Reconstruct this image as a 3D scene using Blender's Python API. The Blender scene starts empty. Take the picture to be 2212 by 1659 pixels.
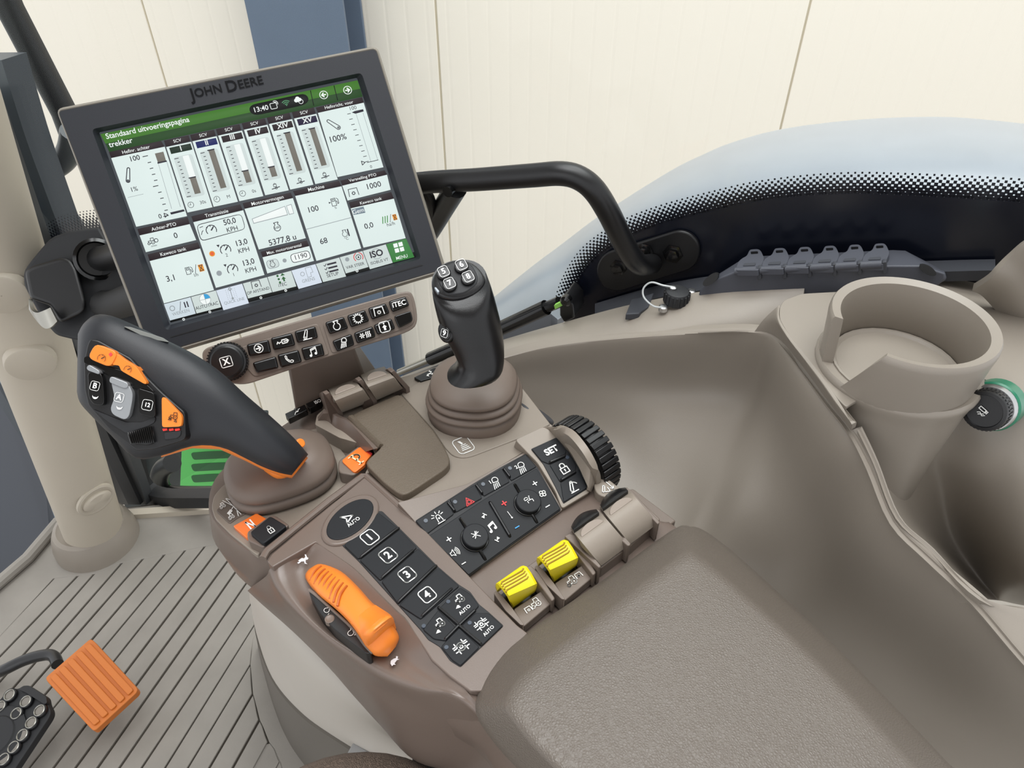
import bpy, bmesh, math, random
from mathutils import Vector, Matrix
random.seed(7)
# ------------------------------------------------------------------ camera
PITCH = math.radians(40.3)
FPX = 1600.0
W_, H_ = 2212.0, 1659.0
CAM = Vector((0, 0, 1.25))
RX = Vector((1, 0, 0))
FW = Vector((0, math.cos(PITCH), -math.sin(PITCH)))
UP = Vector((0, math.sin(PITCH), math.cos(PITCH)))
sc = bpy.context.scene
col = sc.collection
cam_d = bpy.data.cameras.new('camera')
cam_d.sensor_width = 36.0
cam_d.lens = FPX / W_ * 36.0
cam_d.clip_start = 0.01
cam_o = bpy.data.objects.new('camera', cam_d)
col.objects.link(cam_o)
cam_o.location = CAM
cam_o.rotation_euler = (math.pi / 2 - PITCH, 0, 0)
sc.camera = cam_o
# ------------------------------------------------------------------ light
wd = bpy.data.worlds.new('world')
sc.world = wd
wd.use_nodes = True
wn = wd.node_tree.nodes
wbg = wn.get('Background') or wn.new('ShaderNodeBackground')
wbg.inputs[0].default_value = (0.97, 0.98, 1.0, 1)
wbg.inputs[1].default_value = 1.15
sun_d = bpy.data.lights.new('daylight', 'SUN')
sun_d.energy = 2.0
sun_d.angle = math.radians(60)
sun_d.color = (1.0, 0.99, 0.97)
sun_o = bpy.data.objects.new('daylight', sun_d)
col.objects.link(sun_o)
sun_o.location = (1, 1, 4)
sun_o.rotation_euler = Vector((-0.10, 0.0, -1.0)).to_track_quat('-Z', 'Y').to_euler()
def area(name, loc, aim, size, watts, colr):
    d = bpy.data.lights.new(name, 'AREA'); d.energy = watts; d.shape = 'RECTANGLE'; d.size, d.size_y = size; d.color = colr
    o = bpy.data.objects.new(name, d); col.objects.link(o); o.location = loc
    o.rotation_euler = (Vector(aim) - Vector(loc)).to_track_quat('-Z', 'Y').to_euler()
area('overhead_softbox', (0.05, 0.75, 3.3), (0.1, 0.55, .8), (2.6, 1.8), 60, (.95, .98, 1))  # unseen soft lamp added above the cab for top light and highlights
area('rear_left_softbox', (-2.0, -2.4, 1.9), (-.1, .4, .8), (2.2, 1.8), 10, (.96, .98, 1))  # invented fill lamp behind left of the camera, adds highlights and contrast
sc.view_settings.view_transform = 'Standard'
sc.view_settings.look = 'None'
sc.view_settings.gamma = 1
sc.view_settings.use_curve_mapping = False
sc.view_settings.exposure = 0.0

# ------------------------------------------------------------------ geometry helpers
def ray(x, y):
    return FW + RX * ((x - W_ / 2) / FPX) - UP * ((y - H_ / 2) / FPX)
def PZ(x, y, z):
    d = ray(x, y)
    return CAM + d * ((z - CAM.z) / d.z)
def PD(x, y, t):
    return CAM + ray(x, y) * t
class Pl:
    def __init__(s, p, n):
        s.p = Vector(p); s.n = Vector(n).normalized()
        if s.n.dot(CAM - s.p) < 0: s.n = -s.n
    def at(s, x, y, off=0.0):
        d = ray(x, y)
        return CAM + d * ((s.p + s.n * off - CAM).dot(s.n) / d.dot(s.n))
    def off(s, o): return Pl(s.p + s.n * o, s.n)
def plane3(a, b, c): return Pl(a, (b - a).cross(c - a))
def zplane(z): return Pl((0, 0, z), (0, 0, 1))
def proj(P):
    d = P - CAM
    k = FPX / d.dot(FW)
    return (W_ / 2 + k * d.dot(RX), H_ / 2 - k * d.dot(UP))
def crop(ox, oy, s):
    def f(*pts):
        r = []
        for p in pts:
            r.append((ox + p[0] / s, oy + p[1] / s) + tuple(p[2:]))
        return r[0] if len(r) == 1 else r
    return f
c1 = crop(100, 80, 2.44); c2 = crop(130, 640, 3.16); c3 = crop(420, 620, 2.4578); c4 = crop(420, 1000, 2.517)
c5 = crop(860, 880, 3.19); c6 = crop(0, 600, 2.3703); c7 = crop(0, 1250, 3.456); c8 = crop(1050, 260, 1.9036)
d1 = crop(1400, 760, 1.8448); d2 = crop(0, 0, 2.9629); d3 = crop(850, 480, 3.191); d4 = crop(1250, 460, 2.2994)
d5 = crop(640, 760, 4.424); d6 = crop(480, 1240, 3.5677); e1 = crop(100, 200, 7.3733); e2 = crop(700, 80, 7.3733)
e3 = crop(700, 500, 7.3733); e4 = crop(300, 600, 7.3733); e5 = crop(0, 400, 3.6867); e6 = crop(800, 340, 3.16)

WORLD = {}
def mk(name, verts, faces, mat, parent=None, angle=35, sub=0, bevel=0, seg=3, label=None, cat=None, group=None, kind=None):
    vs = [Vector(v) for v in verts]
    c = Vector((0, 0, 0))
    if vs:
        mn = Vector([min(v[i] for v in vs) for i in range(3)]); mx = Vector([max(v[i] for v in vs) for i in range(3)])
        c = (mn + mx) / 2
    me = bpy.data.meshes.new(name)
    me.from_pydata([v - c for v in vs], [], faces)
    me.update()
    bm = bmesh.new(); bm.from_mesh(me)
    bmesh.ops.remove_doubles(bm, verts=bm.verts, dist=1e-6)
    bmesh.ops.recalc_face_normals(bm, faces=bm.faces)
    bm.to_mesh(me); bm.free()
    for p in me.polygons: p.use_smooth = True
    if angle < 180 and not sub: me.set_sharp_from_angle(angle=math.radians(angle))
    if mat: me.materials.append(mat)
    o = bpy.data.objects.new(name, me)
    col.objects.link(o)
    if parent is not None:
        o.parent = parent
        o.location = c - WORLD[parent.name]
    else:
        o.location = c
    WORLD[o.name] = c
    if bevel:
        m = o.modifiers.new('bevel', 'BEVEL'); m.width = bevel; m.segments = seg
        m.limit_method = 'ANGLE'; m.angle_limit = math.radians(40); m.use_clamp_overlap = True
        m.harden_normals = False
    if sub:
        m = o.modifiers.new('subdivision', 'SUBSURF'); m.levels = sub; m.render_levels = sub
    tag(o, label, cat, group, kind)
    return o
def tag(o, label=None, cat=None, group=None, kind=None):
    if label: o['label'] = label
    if cat: o['category'] = cat
    if group: o['group'] = group
    if kind: o['kind'] = kind
    return o
def empty(name, loc, label=None, cat=None, group=None, kind=None):
    o = bpy.data.objects.new(name, None); col.objects.link(o)
    o.empty_display_size = 0.02
    o.location = loc; WORLD[o.name] = Vector(loc)
    return tag(o, label, cat, group, kind)
def rp(pts, r=6, seg=4):
    """round the corners of a pixel polygon"""
    out = []
    n = len(pts)
    for i in range(n):
        p = Vector(pts[i][:2]); a = Vector(pts[i - 1][:2]); b = Vector(pts[(i + 1) % n][:2])
        rr = pts[i][2] if len(pts[i]) > 2 else r
        da, db = (a - p), (b - p)
        if rr <= 0 or da.length < 1e-6 or db.length < 1e-6: out.append(tuple(p)); continue
        ra = min(rr, da.length * .48); rb = min(rr, db.length * .48)
        s = p + da.normalized() * ra; e = p + db.normalized() * rb
        for k in range(seg + 1):
            t = k / seg
            q = s * (1 - t) ** 2 + p * 2 * t * (1 - t) + e * t * t
            out.append((q.x, q.y))
    return out
def crv(pts, k=6, closed=False):
    """Catmull-Rom through tuples/vectors of any size"""
    P = [Vector(p) for p in pts]; n = len(P); out = []
    rng = range(n) if closed else range(n - 1)
    for i in rng:
        if closed: p0, p1, p2, p3 = P[i - 1], P[i], P[(i + 1) % n], P[(i + 2) % n]
        else: p0, p1, p2, p3 = P[max(i - 1, 0)], P[i], P[i + 1], P[min(i + 2, n - 1)]
        for j in range(k):
            t = j / k
            out.append(.5 * ((2 * p1) + (p2 - p0) * t + (2 * p0 - 5 * p1 + 4 * p2 - p3) * t * t + (3 * p1 - p0 - 3 * p2 + p3) * t ** 3))
    if not closed: out.append(P[-1].copy())
    return out
def prism3(name, P, n, up, down, mat, parent=None, **kw):
    n = Vector(n).normalized(); k = len(P)
    v = [p + n * up for p in P] + [p - n * down for p in P]
    f = [list(range(k)), list(range(2 * k - 1, k - 1, -1))] + [[i, k + i, k + (i + 1) % k, (i + 1) % k] for i in range(k)]
    return mk(name, v, f, mat, parent, **kw)
def prism(name, pix, pl, up, down, mat, parent=None, **kw):
    """pixel outline unprojected on the plane raised by `up` so the visible face sits where it was traced"""
    P = [pl.at(x, y, up) - pl.n * up for x, y in [q[:2] for q in pix]]
    return prism3(name, P, pl.n, up, down, mat, parent, **kw)
def inpoly(x, y, poly):
    c = False; j = len(poly) - 1
    for i in range(len(poly)):
        xi, yi = poly[i][:2]; xj, yj = poly[j][:2]
        if (yi > y) != (yj > y) and x < (xj - xi) * (y - yi) / (yj - yi) + xi: c = not c
        j = i
    return c
def loft(name, rings, mat, parent=None, cap0=True, cap1=True, closed=True, **kw):
    n = len(rings[0]); v = []; f = []
    for r in rings: v += [Vector(p) for p in r]
    m = n if closed else n - 1
    for i in range(len(rings) - 1):
        for j in range(m):
            f.append([i * n + j, i * n + (j + 1) % n, (i + 1) * n + (j + 1) % n, (i + 1) * n + j])
    if closed and cap0: f.append(list(range(n - 1, -1, -1)))
    if closed and cap1: f.append([(len(rings) - 1) * n + j for j in range(n)])
    return mk(name, v, f, mat, parent, **kw)
def grid(name, rows, mat, parent=None, thick=0.004, ku=0, kv=0, **kw):
    """rows of points -> smooth sheet with thickness"""
    if ku: rows = [crv(r, ku) for r in rows]
    if kv:
        cols = [crv([r[j] for r in rows], kv) for j in range(len(rows[0]))]
        rows = [[c[i] for c in cols] for i in range(len(cols[0]))]
    n = len(rows[0]); v = [Vector(p) for r in rows for p in r]
    f = [[i * n + j, i * n + j + 1, (i + 1) * n + j + 1, (i + 1) * n + j] for i in range(len(rows) - 1) for j in range(n - 1)]
    # face the camera
    a = v[f[len(f) // 2][0]]; b = v[f[len(f) // 2][1]]; c_ = v[f[len(f) // 2][3]]
    nn = (b - a).cross(c_ - a)
    back = thick if nn.dot(CAM - a) > 0 else -thick
    # thickness by copying shifted along averaged normals
    N = [Vector((0, 0, 0)) for _ in v]
    for q in f:
        fn = (v[q[1]] - v[q[0]]).cross(v[q[3]] - v[q[0]])
        for i in q: N[i] += fn
    m = len(v)
    v2 = [p - (N[i].normalized() * back if N[i].length > 0 else Vector((0, 0, 0))) for i, p in enumerate(v)]
    R = len(rows)
    loop = [j for j in range(n)] + [i * n + n - 1 for i in range(1, R)] + [(R - 1) * n + j for j in range(n - 2, -1, -1)] + [i * n for i in range(R - 2, 0, -1)]
    F = f + [[i + m for i in reversed(q)] for q in f]
    F += [[loop[i], loop[(i + 1) % len(loop)], loop[(i + 1) % len(loop)] + m, loop[i] + m] for i in range(len(loop))]
    return mk(name, v + v2, F, mat, parent, **kw)
def frame(d, hint=Vector((0, 0, 1))):
    d = Vector(d).normalized()
    if abs(d.dot(hint)) > .98: hint = Vector((1, 0, 0))
    a = d.cross(hint).normalized()
    return a, a.cross(d).normalized()
def tube(name, pts, r, mat, parent=None, k=0, n=14, **kw):
    P = crv(pts, k) if k else [Vector(p) for p in pts]
    rs = r if isinstance(r, (list, tuple)) else [r] * len(P)
    if len(rs) != len(P):
        rs = [rs[min(int(i / (len(P) - 1) * (len(rs) - 1)), len(rs) - 1)] for i in range(len(P))]
    rings = []; ref = None
    for i, p in enumerate(P):
        d = (P[min(i + 1, len(P) - 1)] - P[max(i - 1, 0)]).normalized()
        if ref is None: a, b = frame(d)
        else:
            a = (ref - d * ref.dot(d)).normalized(); b = a.cross(d).normalized()
        ref = a
        rings.append([p + (a * math.cos(2 * math.pi * j / n) + b * math.sin(2 * math.pi * j / n)) * rs[i] for j in range(n)])
    return loft(name, rings, mat, parent, **kw)
def disc(name, c, n, r, up, down, mat, parent=None, seg=28, **kw):
    a, b = frame(n)
    return prism3(name, [Vector(c) + (a * math.cos(2 * math.pi * i / seg) + b * math.sin(2 * math.pi * i / seg)) * r for i in range(seg)], n, up, down, mat, parent, **kw)
def lathe(name, c, axis, prof, mat, parent=None, seg=32, ex=1.0, xdir=None, **kw):
    """profile [(r,h)] round axis; ex stretches along xdir"""
    axis = Vector(axis).normalized()
    if xdir is None: a, b = frame(axis)
    else:
        a = (Vector(xdir) - axis * Vector(xdir).dot(axis)).normalized(); b = axis.cross(a)
    rings = [[Vector(c) + axis * h + a * math.cos(2 * math.pi * i / seg) * r * ex + b * math.sin(2 * math.pi * i / seg) * r for i in range(seg)] for r, h in prof]
    return loft(name, rings, mat, parent, **kw)

# ------------------------------------------------------------------ materials
def lin(c):
    return tuple(((x / 255) / 12.92 if x / 255 <= .04045 else ((x / 255 + .055) / 1.055) ** 2.4) for x in c)
MATS = {}
def M(name, rgb, rough=.5, bump=None, spec=.5, metal=0, var=0, emit=0, coat=0):
    if name in MATS: return MATS[name]
    m = bpy.data.materials.new(name); m.use_nodes = True
    nt = m.node_tree; b = nt.nodes['Principled BSDF']
    L = lin(rgb) + (1,)
    b.inputs['Base Color'].default_value = L
    b.inputs['Roughness'].default_value = rough
    b.inputs['Specular IOR Level'].default_value = spec
    b.inputs['Metallic'].default_value = metal
    if coat: b.inputs['Coat Weight'].default_value = coat
    if emit:
        b.inputs['Emission Color'].default_value = L; b.inputs['Emission Strength'].default_value = emit
        b.inputs['Base Color'].default_value = (0.02, 0.02, 0.02, 1)
    tc = None
    if bump or var:
        tc = nt.nodes.new('ShaderNodeNewGeometry')
    if bump:
        sc_, st = bump[:2]; kind = bump[2] if len(bump) > 2 else 'noise'
        if kind == 'voronoi':
            t = nt.nodes.new('ShaderNodeTexVoronoi'); t.feature = 'DISTANCE_TO_EDGE'; o = 'Distance'
        else:
            t = nt.nodes.new('ShaderNodeTexNoise'); t.inputs['Detail'].default_value = 3; o = 'Fac'
        t.inputs['Scale'].default_value = sc_
        nt.links.new(tc.outputs['Position'], t.inputs['Vector'])
        bp = nt.nodes.new('ShaderNodeBump'); bp.inputs['Strength'].default_value = st; bp.inputs['Distance'].default_value = bump[3] if len(bump) > 3 else .0006
        nt.links.new(t.outputs[o], bp.inputs['Height'])
        nt.links.new(bp.outputs['Normal'], b.inputs['Normal'])
    if var:
        t = nt.nodes.new('ShaderNodeTexNoise'); t.inputs['Scale'].default_value = 14; t.inputs['Detail'].default_value = 5
        nt.links.new(tc.outputs['Position'], t.inputs['Vector'])
        mx = nt.nodes.new('ShaderNodeMixRGB'); mx.inputs[1].default_value = tuple(x * (1 - var) for x in L[:3]) + (1,)
        mx.inputs[2].default_value = tuple(min(1, x * (1 + var)) for x in L[:3]) + (1,)
        nt.links.new(t.outputs['Fac'], mx.inputs[0]); nt.links.new(mx.outputs[0], b.inputs['Base Color'])
    MATS[name] = m
    return m
TAUPE = M('taupe_plastic', (106, 93, 85), .30, (1400, .10), var=.04)
TAUPE_D = M('taupe_trim_dark', (112, 100, 91), .4, (1400, .12), var=.04)
DECK = M('taupe_grained', (136, 126, 115), .45, (1800, .18), var=.05)
SIDE = M('side_moulding_plastic', (138, 130, 120), .38, (1500, .10), var=.04)
PAD = M('armrest_leather', (96, 88, 80), .42, (600, .65, 'voronoi', .0008), var=.06)
WRIST = M('wrist_pad_leather', (96, 85, 72), .55, (900, .6, 'noise', .0008), var=.10)
RUB = M('taupe_rubber', (106, 93, 84), .5, (1500, .06))
RUBD = M('dark_taupe_rubber', (86, 76, 68), .55, (1500, .06))
BLK = M('black_plastic', (15, 15, 17), .36, (1500, .08))
BLKG = M('black_gloss_plastic', (10, 10, 11), .16)
BLKR = M('black_rubber', (24, 25, 28), .6, (1200, .10))
BTN = M('button_rubber', (20, 22, 26), .6, (1500, .05), spec=.35)
GRIP = M('soft_grip_rubber', (26, 28, 33), .47, (1500, .07))
BEZ = M('monitor_bezel_plastic', (20, 23, 31), .55, (1800, .08))
GREYE = M('grey_edge_plastic', (128, 122, 112), .5)
JOYB = M('joystick_plastic', (11, 11, 13), .3, (1300, .10))
ORG = M('orange_plastic', (232, 128, 42), .36)
YEL = M('yellow_plastic', (238, 219, 20), .45, (1300, .12))
WHT = M('white_print', (235, 235, 232), .6)
REDP = M('red_print', (225, 60, 62), .6)
BLUP = M('blue_print', (60, 150, 215), .6)
DARKP = M('dark_print', (60, 38, 14), .6)
SILV = M('silver_plastic', (150, 153, 156), .35, metal=.4)
STEEL = M('brushed_steel', (170, 168, 160), .32, metal=1)
CHROME = M('zinc_metal', (200, 200, 200), .3, metal=1)
DGREY = M('dark_grey_plastic', (64, 65, 69), .55, (1200, .1))
BEIGE = M('beige_post_plastic', (182, 173, 158), .5, (1400, .08), var=.03)
FLOOR = M('ribbed_floor_rubber', (139, 134, 127), .6, (900, .22), var=.20)
FLOORD = M('floor_groove_rubber', (80, 73, 64), .7)
LENS = M('orange_lens', (236, 118, 46), .22, coat=.3)
BGREY = M('beige_seat_shroud', (182, 176, 167), .5, (1400, .08), var=.03)
# ================================================================== tractor frame: forward and lateral directions on the ground
AZ = math.radians(25.0)
LAT = Vector((math.sin(AZ), math.cos(AZ), 0)); FWD = Vector((-math.cos(AZ), math.sin(AZ), 0))
WS = .65
WIN = Pl(LAT * WS, -LAT)
def PW(x, y, off=0.0): return WIN.at(x, y, -off)      # off > 0 is outside the glass
# ------------------------------------------------------------------ building wall of cream sandwich panels
def wall_mat():
    m = bpy.data.materials.new('cream_wall_panel'); m.use_nodes = True
    nt = m.node_tree; b = nt.nodes['Principled BSDF']
    g = nt.nodes.new('ShaderNodeTexCoord')
    sx = nt.nodes.new('ShaderNodeSeparateXYZ'); nt.links.new(g.outputs['Object'], sx.inputs[0])
    dot = nt.nodes.new('ShaderNodeVectorMath'); dot.operation = 'DOT_PRODUCT'
    nt.links.new(g.outputs['Object'], dot.inputs[0]); dot.inputs[1].default_value = WALL_D
    mul = nt.nodes.new('ShaderNodeMath'); mul.operation = 'MULTIPLY'; mul.inputs[1].default_value = 1 / .072
    nt.links.new(dot.outputs['Value'], mul.inputs[0])
    fr = nt.nodes.new('ShaderNodeMath'); fr.operation = 'FRACT'; nt.links.new(mul.outputs[0], fr.inputs[0])
    rmp = nt.nodes.new('ShaderNodeValToRGB'); e = rmp.color_ramp.elements
    e[0].position = 0; e[0].color = (0, 0, 0, 1); e[1].position = .12; e[1].color = (1, 1, 1, 1)
    x = rmp.color_ramp.elements.new(.9); x.color = (1, 1, 1, 1)
    x = rmp.color_ramp.elements.new(1.0); x.color = (0, 0, 0, 1)
    nt.links.new(fr.outputs[0], rmp.inputs[0])
    bp = nt.nodes.new('ShaderNodeBump'); bp.inputs['Strength'].default_value = .2; bp.inputs['Distance'].default_value = .004
    nt.links.new(rmp.outputs[0], bp.inputs['Height']); nt.links.new(bp.outputs[0], b.inputs['Normal'])
    b.inputs['Base Color'].default_value = lin((247, 238, 226)) + (1,)
    b.inputs['Roughness'].default_value = .5
    return m
WAZ = math.radians(8.0)
WALL_N = Vector((math.sin(WAZ), math.cos(WAZ), 0)); WALL_D = Vector((math.cos(WAZ), -math.sin(WAZ), 0))
WALL = Pl(WALL_N * 2.7, -WALL_N)
WM = wall_mat()
wall = empty('wall_back', WALL_N * 2.75 + Vector((0, 0, -1.7)), kind='structure')
tag(wall, 'cream sandwich-panel shed wall outside the cab window', 'wall')
joints = [WALL.at(305, 0).dot(WALL_D), WALL.at(940, 0).dot(WALL_D), WALL.at(1752, 0).dot(WALL_D)]
wj = (joints[2] - joints[0]) / 2
js = [joints[0] - 2 * wj, joints[0] - wj] + joints + [joints[2] + wj, joints[2] + 2 * wj]
for i in range(len(js) - 1):
    a, b_ = js[i] + .0035, js[i + 1] - .0035
    P = [WALL_N * 2.7 + WALL_D * s + Vector((0, 0, z)) for s, z in ((a, -1.7), (b_, -1.7), (b_, 2.4), (a, 2.4))]
    prism3('wall_panel', P, -WALL_N, 0, .008, WM, wall, bevel=.002, seg=2)
P = [WALL_N * 2.7065 + WALL_D * s + Vector((0, 0, z)) for s, z in ((js[0], -1.7), (js[-1], -1.7), (js[-1], 2.4), (js[0], 2.4))]
prism3('wall_backing', P, -WALL_N, 0, .03, M('wall_joint_grey', (205, 196, 176), .7), wall)
P = [Vector(q) for q in ((-6, -4, -1.7), (6, -4, -1.7), (6, 4, -1.7), (-6, 4, -1.7))]
prism3('floor_shed', P, (0, 0, 1), 0, .1, M('shed_concrete', (150, 146, 138), .8, var=.08), label='grey concrete shed floor below the tractor', cat='floor', kind='structure')
# steel column in front of the wall
COLP = WALL.off(.22)
colm = M('blue_grey_column_paint', (96, 110, 130), .5, var=.05)
colE = empty('steel_column', Vector((COLP.at(640, 60).x, COLP.at(640, 60).y, -1.7)), 'blue-grey painted steel column standing against the cream wall', 'column')
def colbar(name, xa, xb, off, dep, mat):
    A = COLP.at(xa, 20).dot(WALL_D); B = COLP.at(xb, 20).dot(WALL_D)
    base = WALL_N * (2.7 - .22 + off)
    prism3(name, [base + WALL_D * s + Vector((0, 0, z)) for s, z in ((A, -1.7), (B, -1.7), (B, 2.4), (A, 2.4))], -WALL_N, 0, dep, mat, colE, bevel=.003)
colbar('flange', 531, 742, 0, .015, colm)
colbar('web', 640, 655, .015, .16, colm)
colbar('flange', 531, 742, .175, .015, colm)

# ------------------------------------------------------------------ cab floor with ribs
FZ = 0.0
flo = empty('floor', (-.6, .9, -.02), 'taupe ribbed rubber cab floor mat', 'floor', kind='structure')
outline = [(-1.15, .20), (-.2, .2), (.25, .55), (.1, .8), (-.45, 1.0)] 
FP = [PZ(-60, 1330, -.006), PZ(60, 1215, -.006), PZ(130, 1135, -.006), PZ(200, 1105, -.006), PZ(330, 1090, -.006), PZ(470, 1080, -.006), Vector((-.15, 1.0, -.006)), Vector((.3, .6, -.006)), Vector((.1, .0, -.006)), Vector((-1.3, 0.0, -.006)), Vector((-1.3, .7, -.006))]
prism3('mat_base', FP, (0, 0, 1), 0, .012, FLOORD, flo)
# groove lines, each by two pixels
G = [c7((-120, 400), (175, 120)), c7((-60, 480), (396, 0)), c7((-60, 640), (530, 30)), c7((-30, 800), (668, 0)), c7((110, 800), (805, 0)), c7((230, 810), (935, 0)),
     c7((330, 870), (1072, 0)), c7((380, 990), (1205, 0)), c7((220, 1405), (1335, 0)), c7((395, 1414), (1462, 0)), c7((560, 1414), (1600, 0)),
     c7((725, 1414), (1720, 0)), c7((890, 1414), (1820, 60)), c7((1055, 1414), (1850, 220)), c7((1230, 1414), (1895, 350))]
G2 = [c7((1398, 1414), (1866, 640)), c7((1560, 1414), (1885, 860)), c7((1735, 1414), (1935, 1055)), c7((1900, 1414), (2005, 1220)), c7((2060, 1414), (2090, 1370))]
def gpt(g, t, z=FZ):
    a, b_ = PZ(*g[0], 0), PZ(*g[1], 0)
    return a + (b_ - a) * t
allg = [[PZ(*g[0], 0), PZ(*g[1], 0)] for g in G + G2]
# every line extended far: start clipped to the near side, end to the rear wall of the mat
def ext(g, lo, hi):
    d = (g[1] - g[0]).normalized()
    return g[0] - d * lo, g[1] + d * hi
ends_far = [.02, .30, .30, .30, .33, .36, .38, .40, .42, .44, .44, .46, .44, .38, .30, .0, .0, .0, .0, .0]
L = []
for i, g in enumerate(allg):
    L.append(ext(g, .45 if i > 7 else .25, ends_far[i] * .62))
TOPS = {15: (1885, 460), 16: (1872, 720), 17: (1905, 930), 18: (1962, 1110), 19: (2050, 1280)}
d18 = (L[18][1] - L[18][0]).normalized()
L[19] = (L[19][1] - d18 * .5, L[19][1])
for i in range(len(L) - 1):
    a0, a1 = L[i]; b0, b1 = L[i + 1]
    w = .0026
    sh = lambda p, q: p + (q - p).normalized() * w
    P = [sh(a0, b0), sh(a1, b1), sh(b1, a1), sh(b0, a0)]
    if i + 1 in TOPS:      # herring-bone end
        tp_ = PZ(*c7(TOPS[i + 1]), 0)
        P = [sh(a0, b0), sh(a1, b1), sh(tp_, a1), sh(tp_, a1).lerp(b1, .5) + (a0 - a1).normalized() * w * .6, sh(b1, a1) + (a0 - a1).normalized() * w * .6, sh(b0, a0)]
    prism3('rib', P, (0, 0, 1), 0, .006, FLOOR, flo, bevel=0 if i == 18 else .0012, seg=2)
lastp = [L[-1][0], L[-1][1], PZ(*c7((2110, 1440)), 0), PZ(*c7((2140, 1800)), 0)]
prism3('rib', lastp, (0, 0, 1), -.0003, .006, FLOOR, flo)
prism3('margin', [PZ(*q, 0) for q in c7((1900, 1250), (2160, 1200), (2160, 1800), (1500, 1800))], (0, 0, 1), -.002, .004, FLOOR, flo)
# flat margin of the mat by the seat pedestal and along the front
mp = [PZ(*q, 0) for q in c7((1898, 350), (1885, 460), (1868, 640), (1876, 720), (1888, 858), (1908, 930), (1940, 1055), (1966, 1110), (2010, 1220), (2055, 1280), (2096, 1370), (2110, 1440), (2600, 1440), (2600, 350))]
prism3('margin', mp, (0, 0, 1), -.0005, .006, FLOOR, flo, bevel=.001, seg=2)
mp = [PZ(*q, 0) for q in [(-80, 1345), (60, 1217), (132, 1137), (200, 1107), (330, 1092), (480, 1080), (470, 1175), (255, 1218), (205, 1240), (115, 1250), (0, 1375), (-60, 1425)]]
prism3('margin', mp, (0, 0, 1), .001, .006, FLOOR, flo, bevel=.001, seg=2)
prism3('margin', [Vector(q) for q in ((-.42, .9, 0), (-.15, .99, 0), (.28, .6, 0), (.1, .02, 0), (-.35, .3, 0))], (0, 0, 1), -.003, .003, FLOOR, flo)
# raised front edge of the mat
tube('mat_lip', [PZ(-80, 1325, .012), PZ(60, 1205, .012), PZ(128, 1125, .012)], .012, FLOOR, flo, n=10)
# kick plate under the right window
prism3('kick_plate', [PZ(270, 1110, 0), PZ(500, 1095, 0), PZ(500, 1095, 0) + Vector((.3, .1, 0)), PZ(500, 1095, 0) + Vector((.3, .1, .015)), PZ(500, 1095, 0) + Vector((0, 0, .015)), PZ(270, 1110, 0) + Vector((0, 0, .015))], LAT, .0, .02, BEIGE, flo)

# headliner above the cab
ceil_ = empty('ceiling', LAT * -.1 + Vector((0, 0, 1.86)), 'beige cab headliner with an open roof hatch', 'ceiling', kind='structure')
HM = M('headliner', (150, 142, 130), .8)
for (a0, a1, b0, b1) in ((-1.0, .66, .62, 1.25), (-1.0, .66, -1.0, -.55), (-1.0, -.25, -.55, .62), (.58, .66, -.55, .62)):
    prism3('headliner_panel', [LAT * a + FWD * b + Vector((0, 0, 1.86)) for a, b in ((a0, b0), (a1, b0), (a1, b1), (a0, b1))], (0, 0, 1), .05, 0, HM, ceil_)
# ================================================================== right side window (glass, frit, frame)
def glass_mat():
    m = bpy.data.materials.new('window_glass'); m.use_nodes = True
    nt = m.node_tree; nt.nodes.remove(nt.nodes['Principled BSDF'])
    out = nt.nodes['Material Output']
    t = nt.nodes.new('ShaderNodeBsdfTransparent'); t.inputs[0].default_value = (.95, .965, .955, 1)
    g = nt.nodes.new('ShaderNodeBsdfGlossy'); g.inputs['Roughness'].default_value = .02
    lw = nt.nodes.new('ShaderNodeLayerWeight'); lw.inputs[0].default_value = .5
    pw = nt.nodes.new('ShaderNodeMath'); pw.operation = 'POWER'; pw.inputs[1].default_value = 5
    fr = nt.nodes.new('ShaderNodeMath'); fr.operation = 'MULTIPLY_ADD'; fr.inputs[1].default_value = .02; fr.inputs[2].default_value = .006
    nt.links.new(lw.outputs['Facing'], pw.inputs[0]); nt.links.new(pw.outputs[0], fr.inputs[0])
    mx = nt.nodes.new('ShaderNodeMixShader')
    nt.links.new(fr.outputs[0], mx.inputs[0]); nt.links.new(t.outputs[0], mx.inputs[1]); nt.links.new(g.outputs[0], mx.inputs[2])
    nt.links.new(mx.outputs[0], out.inputs[0])
    return m
GLASS = glass_mat()
FRIT = M('black_frit_enamel', (14, 17, 27), .25)
win = empty('window_1', PW(1300, 640), 'curved-edged right side cab window with black dotted border', 'window', kind='structure')
def wv(x, z, off=0): return LAT * (WS + off) - FWD * x + Vector((0, 0, z))
def wc(P): return (-P.dot(FWD), P.z)
sill_px = [(300, 1092), (480, 985), (700, 872), (860, 803), (1000, 752), (1100, 718), (1215, 684), (1275, 664), (1420, 632), (1560, 612), (1700, 603), (1900, 597), (2100, 590), (2330, 575)]
sill = [PW(*p) for p in sill_px]
pane = [wc(p) for p in sill]
xl = wc(PW(-150, 400))[0]; xr = pane[-1][0]
outl = pane + [(xr + .3, pane[-1][1]), (xr + .3, 1.9), (xl - .35, 1.9), (xl - .2, 0.0)]
prism3('pane', [wv(*q) for q in outl], -LAT, 0, .005, GLASS, win)
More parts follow.
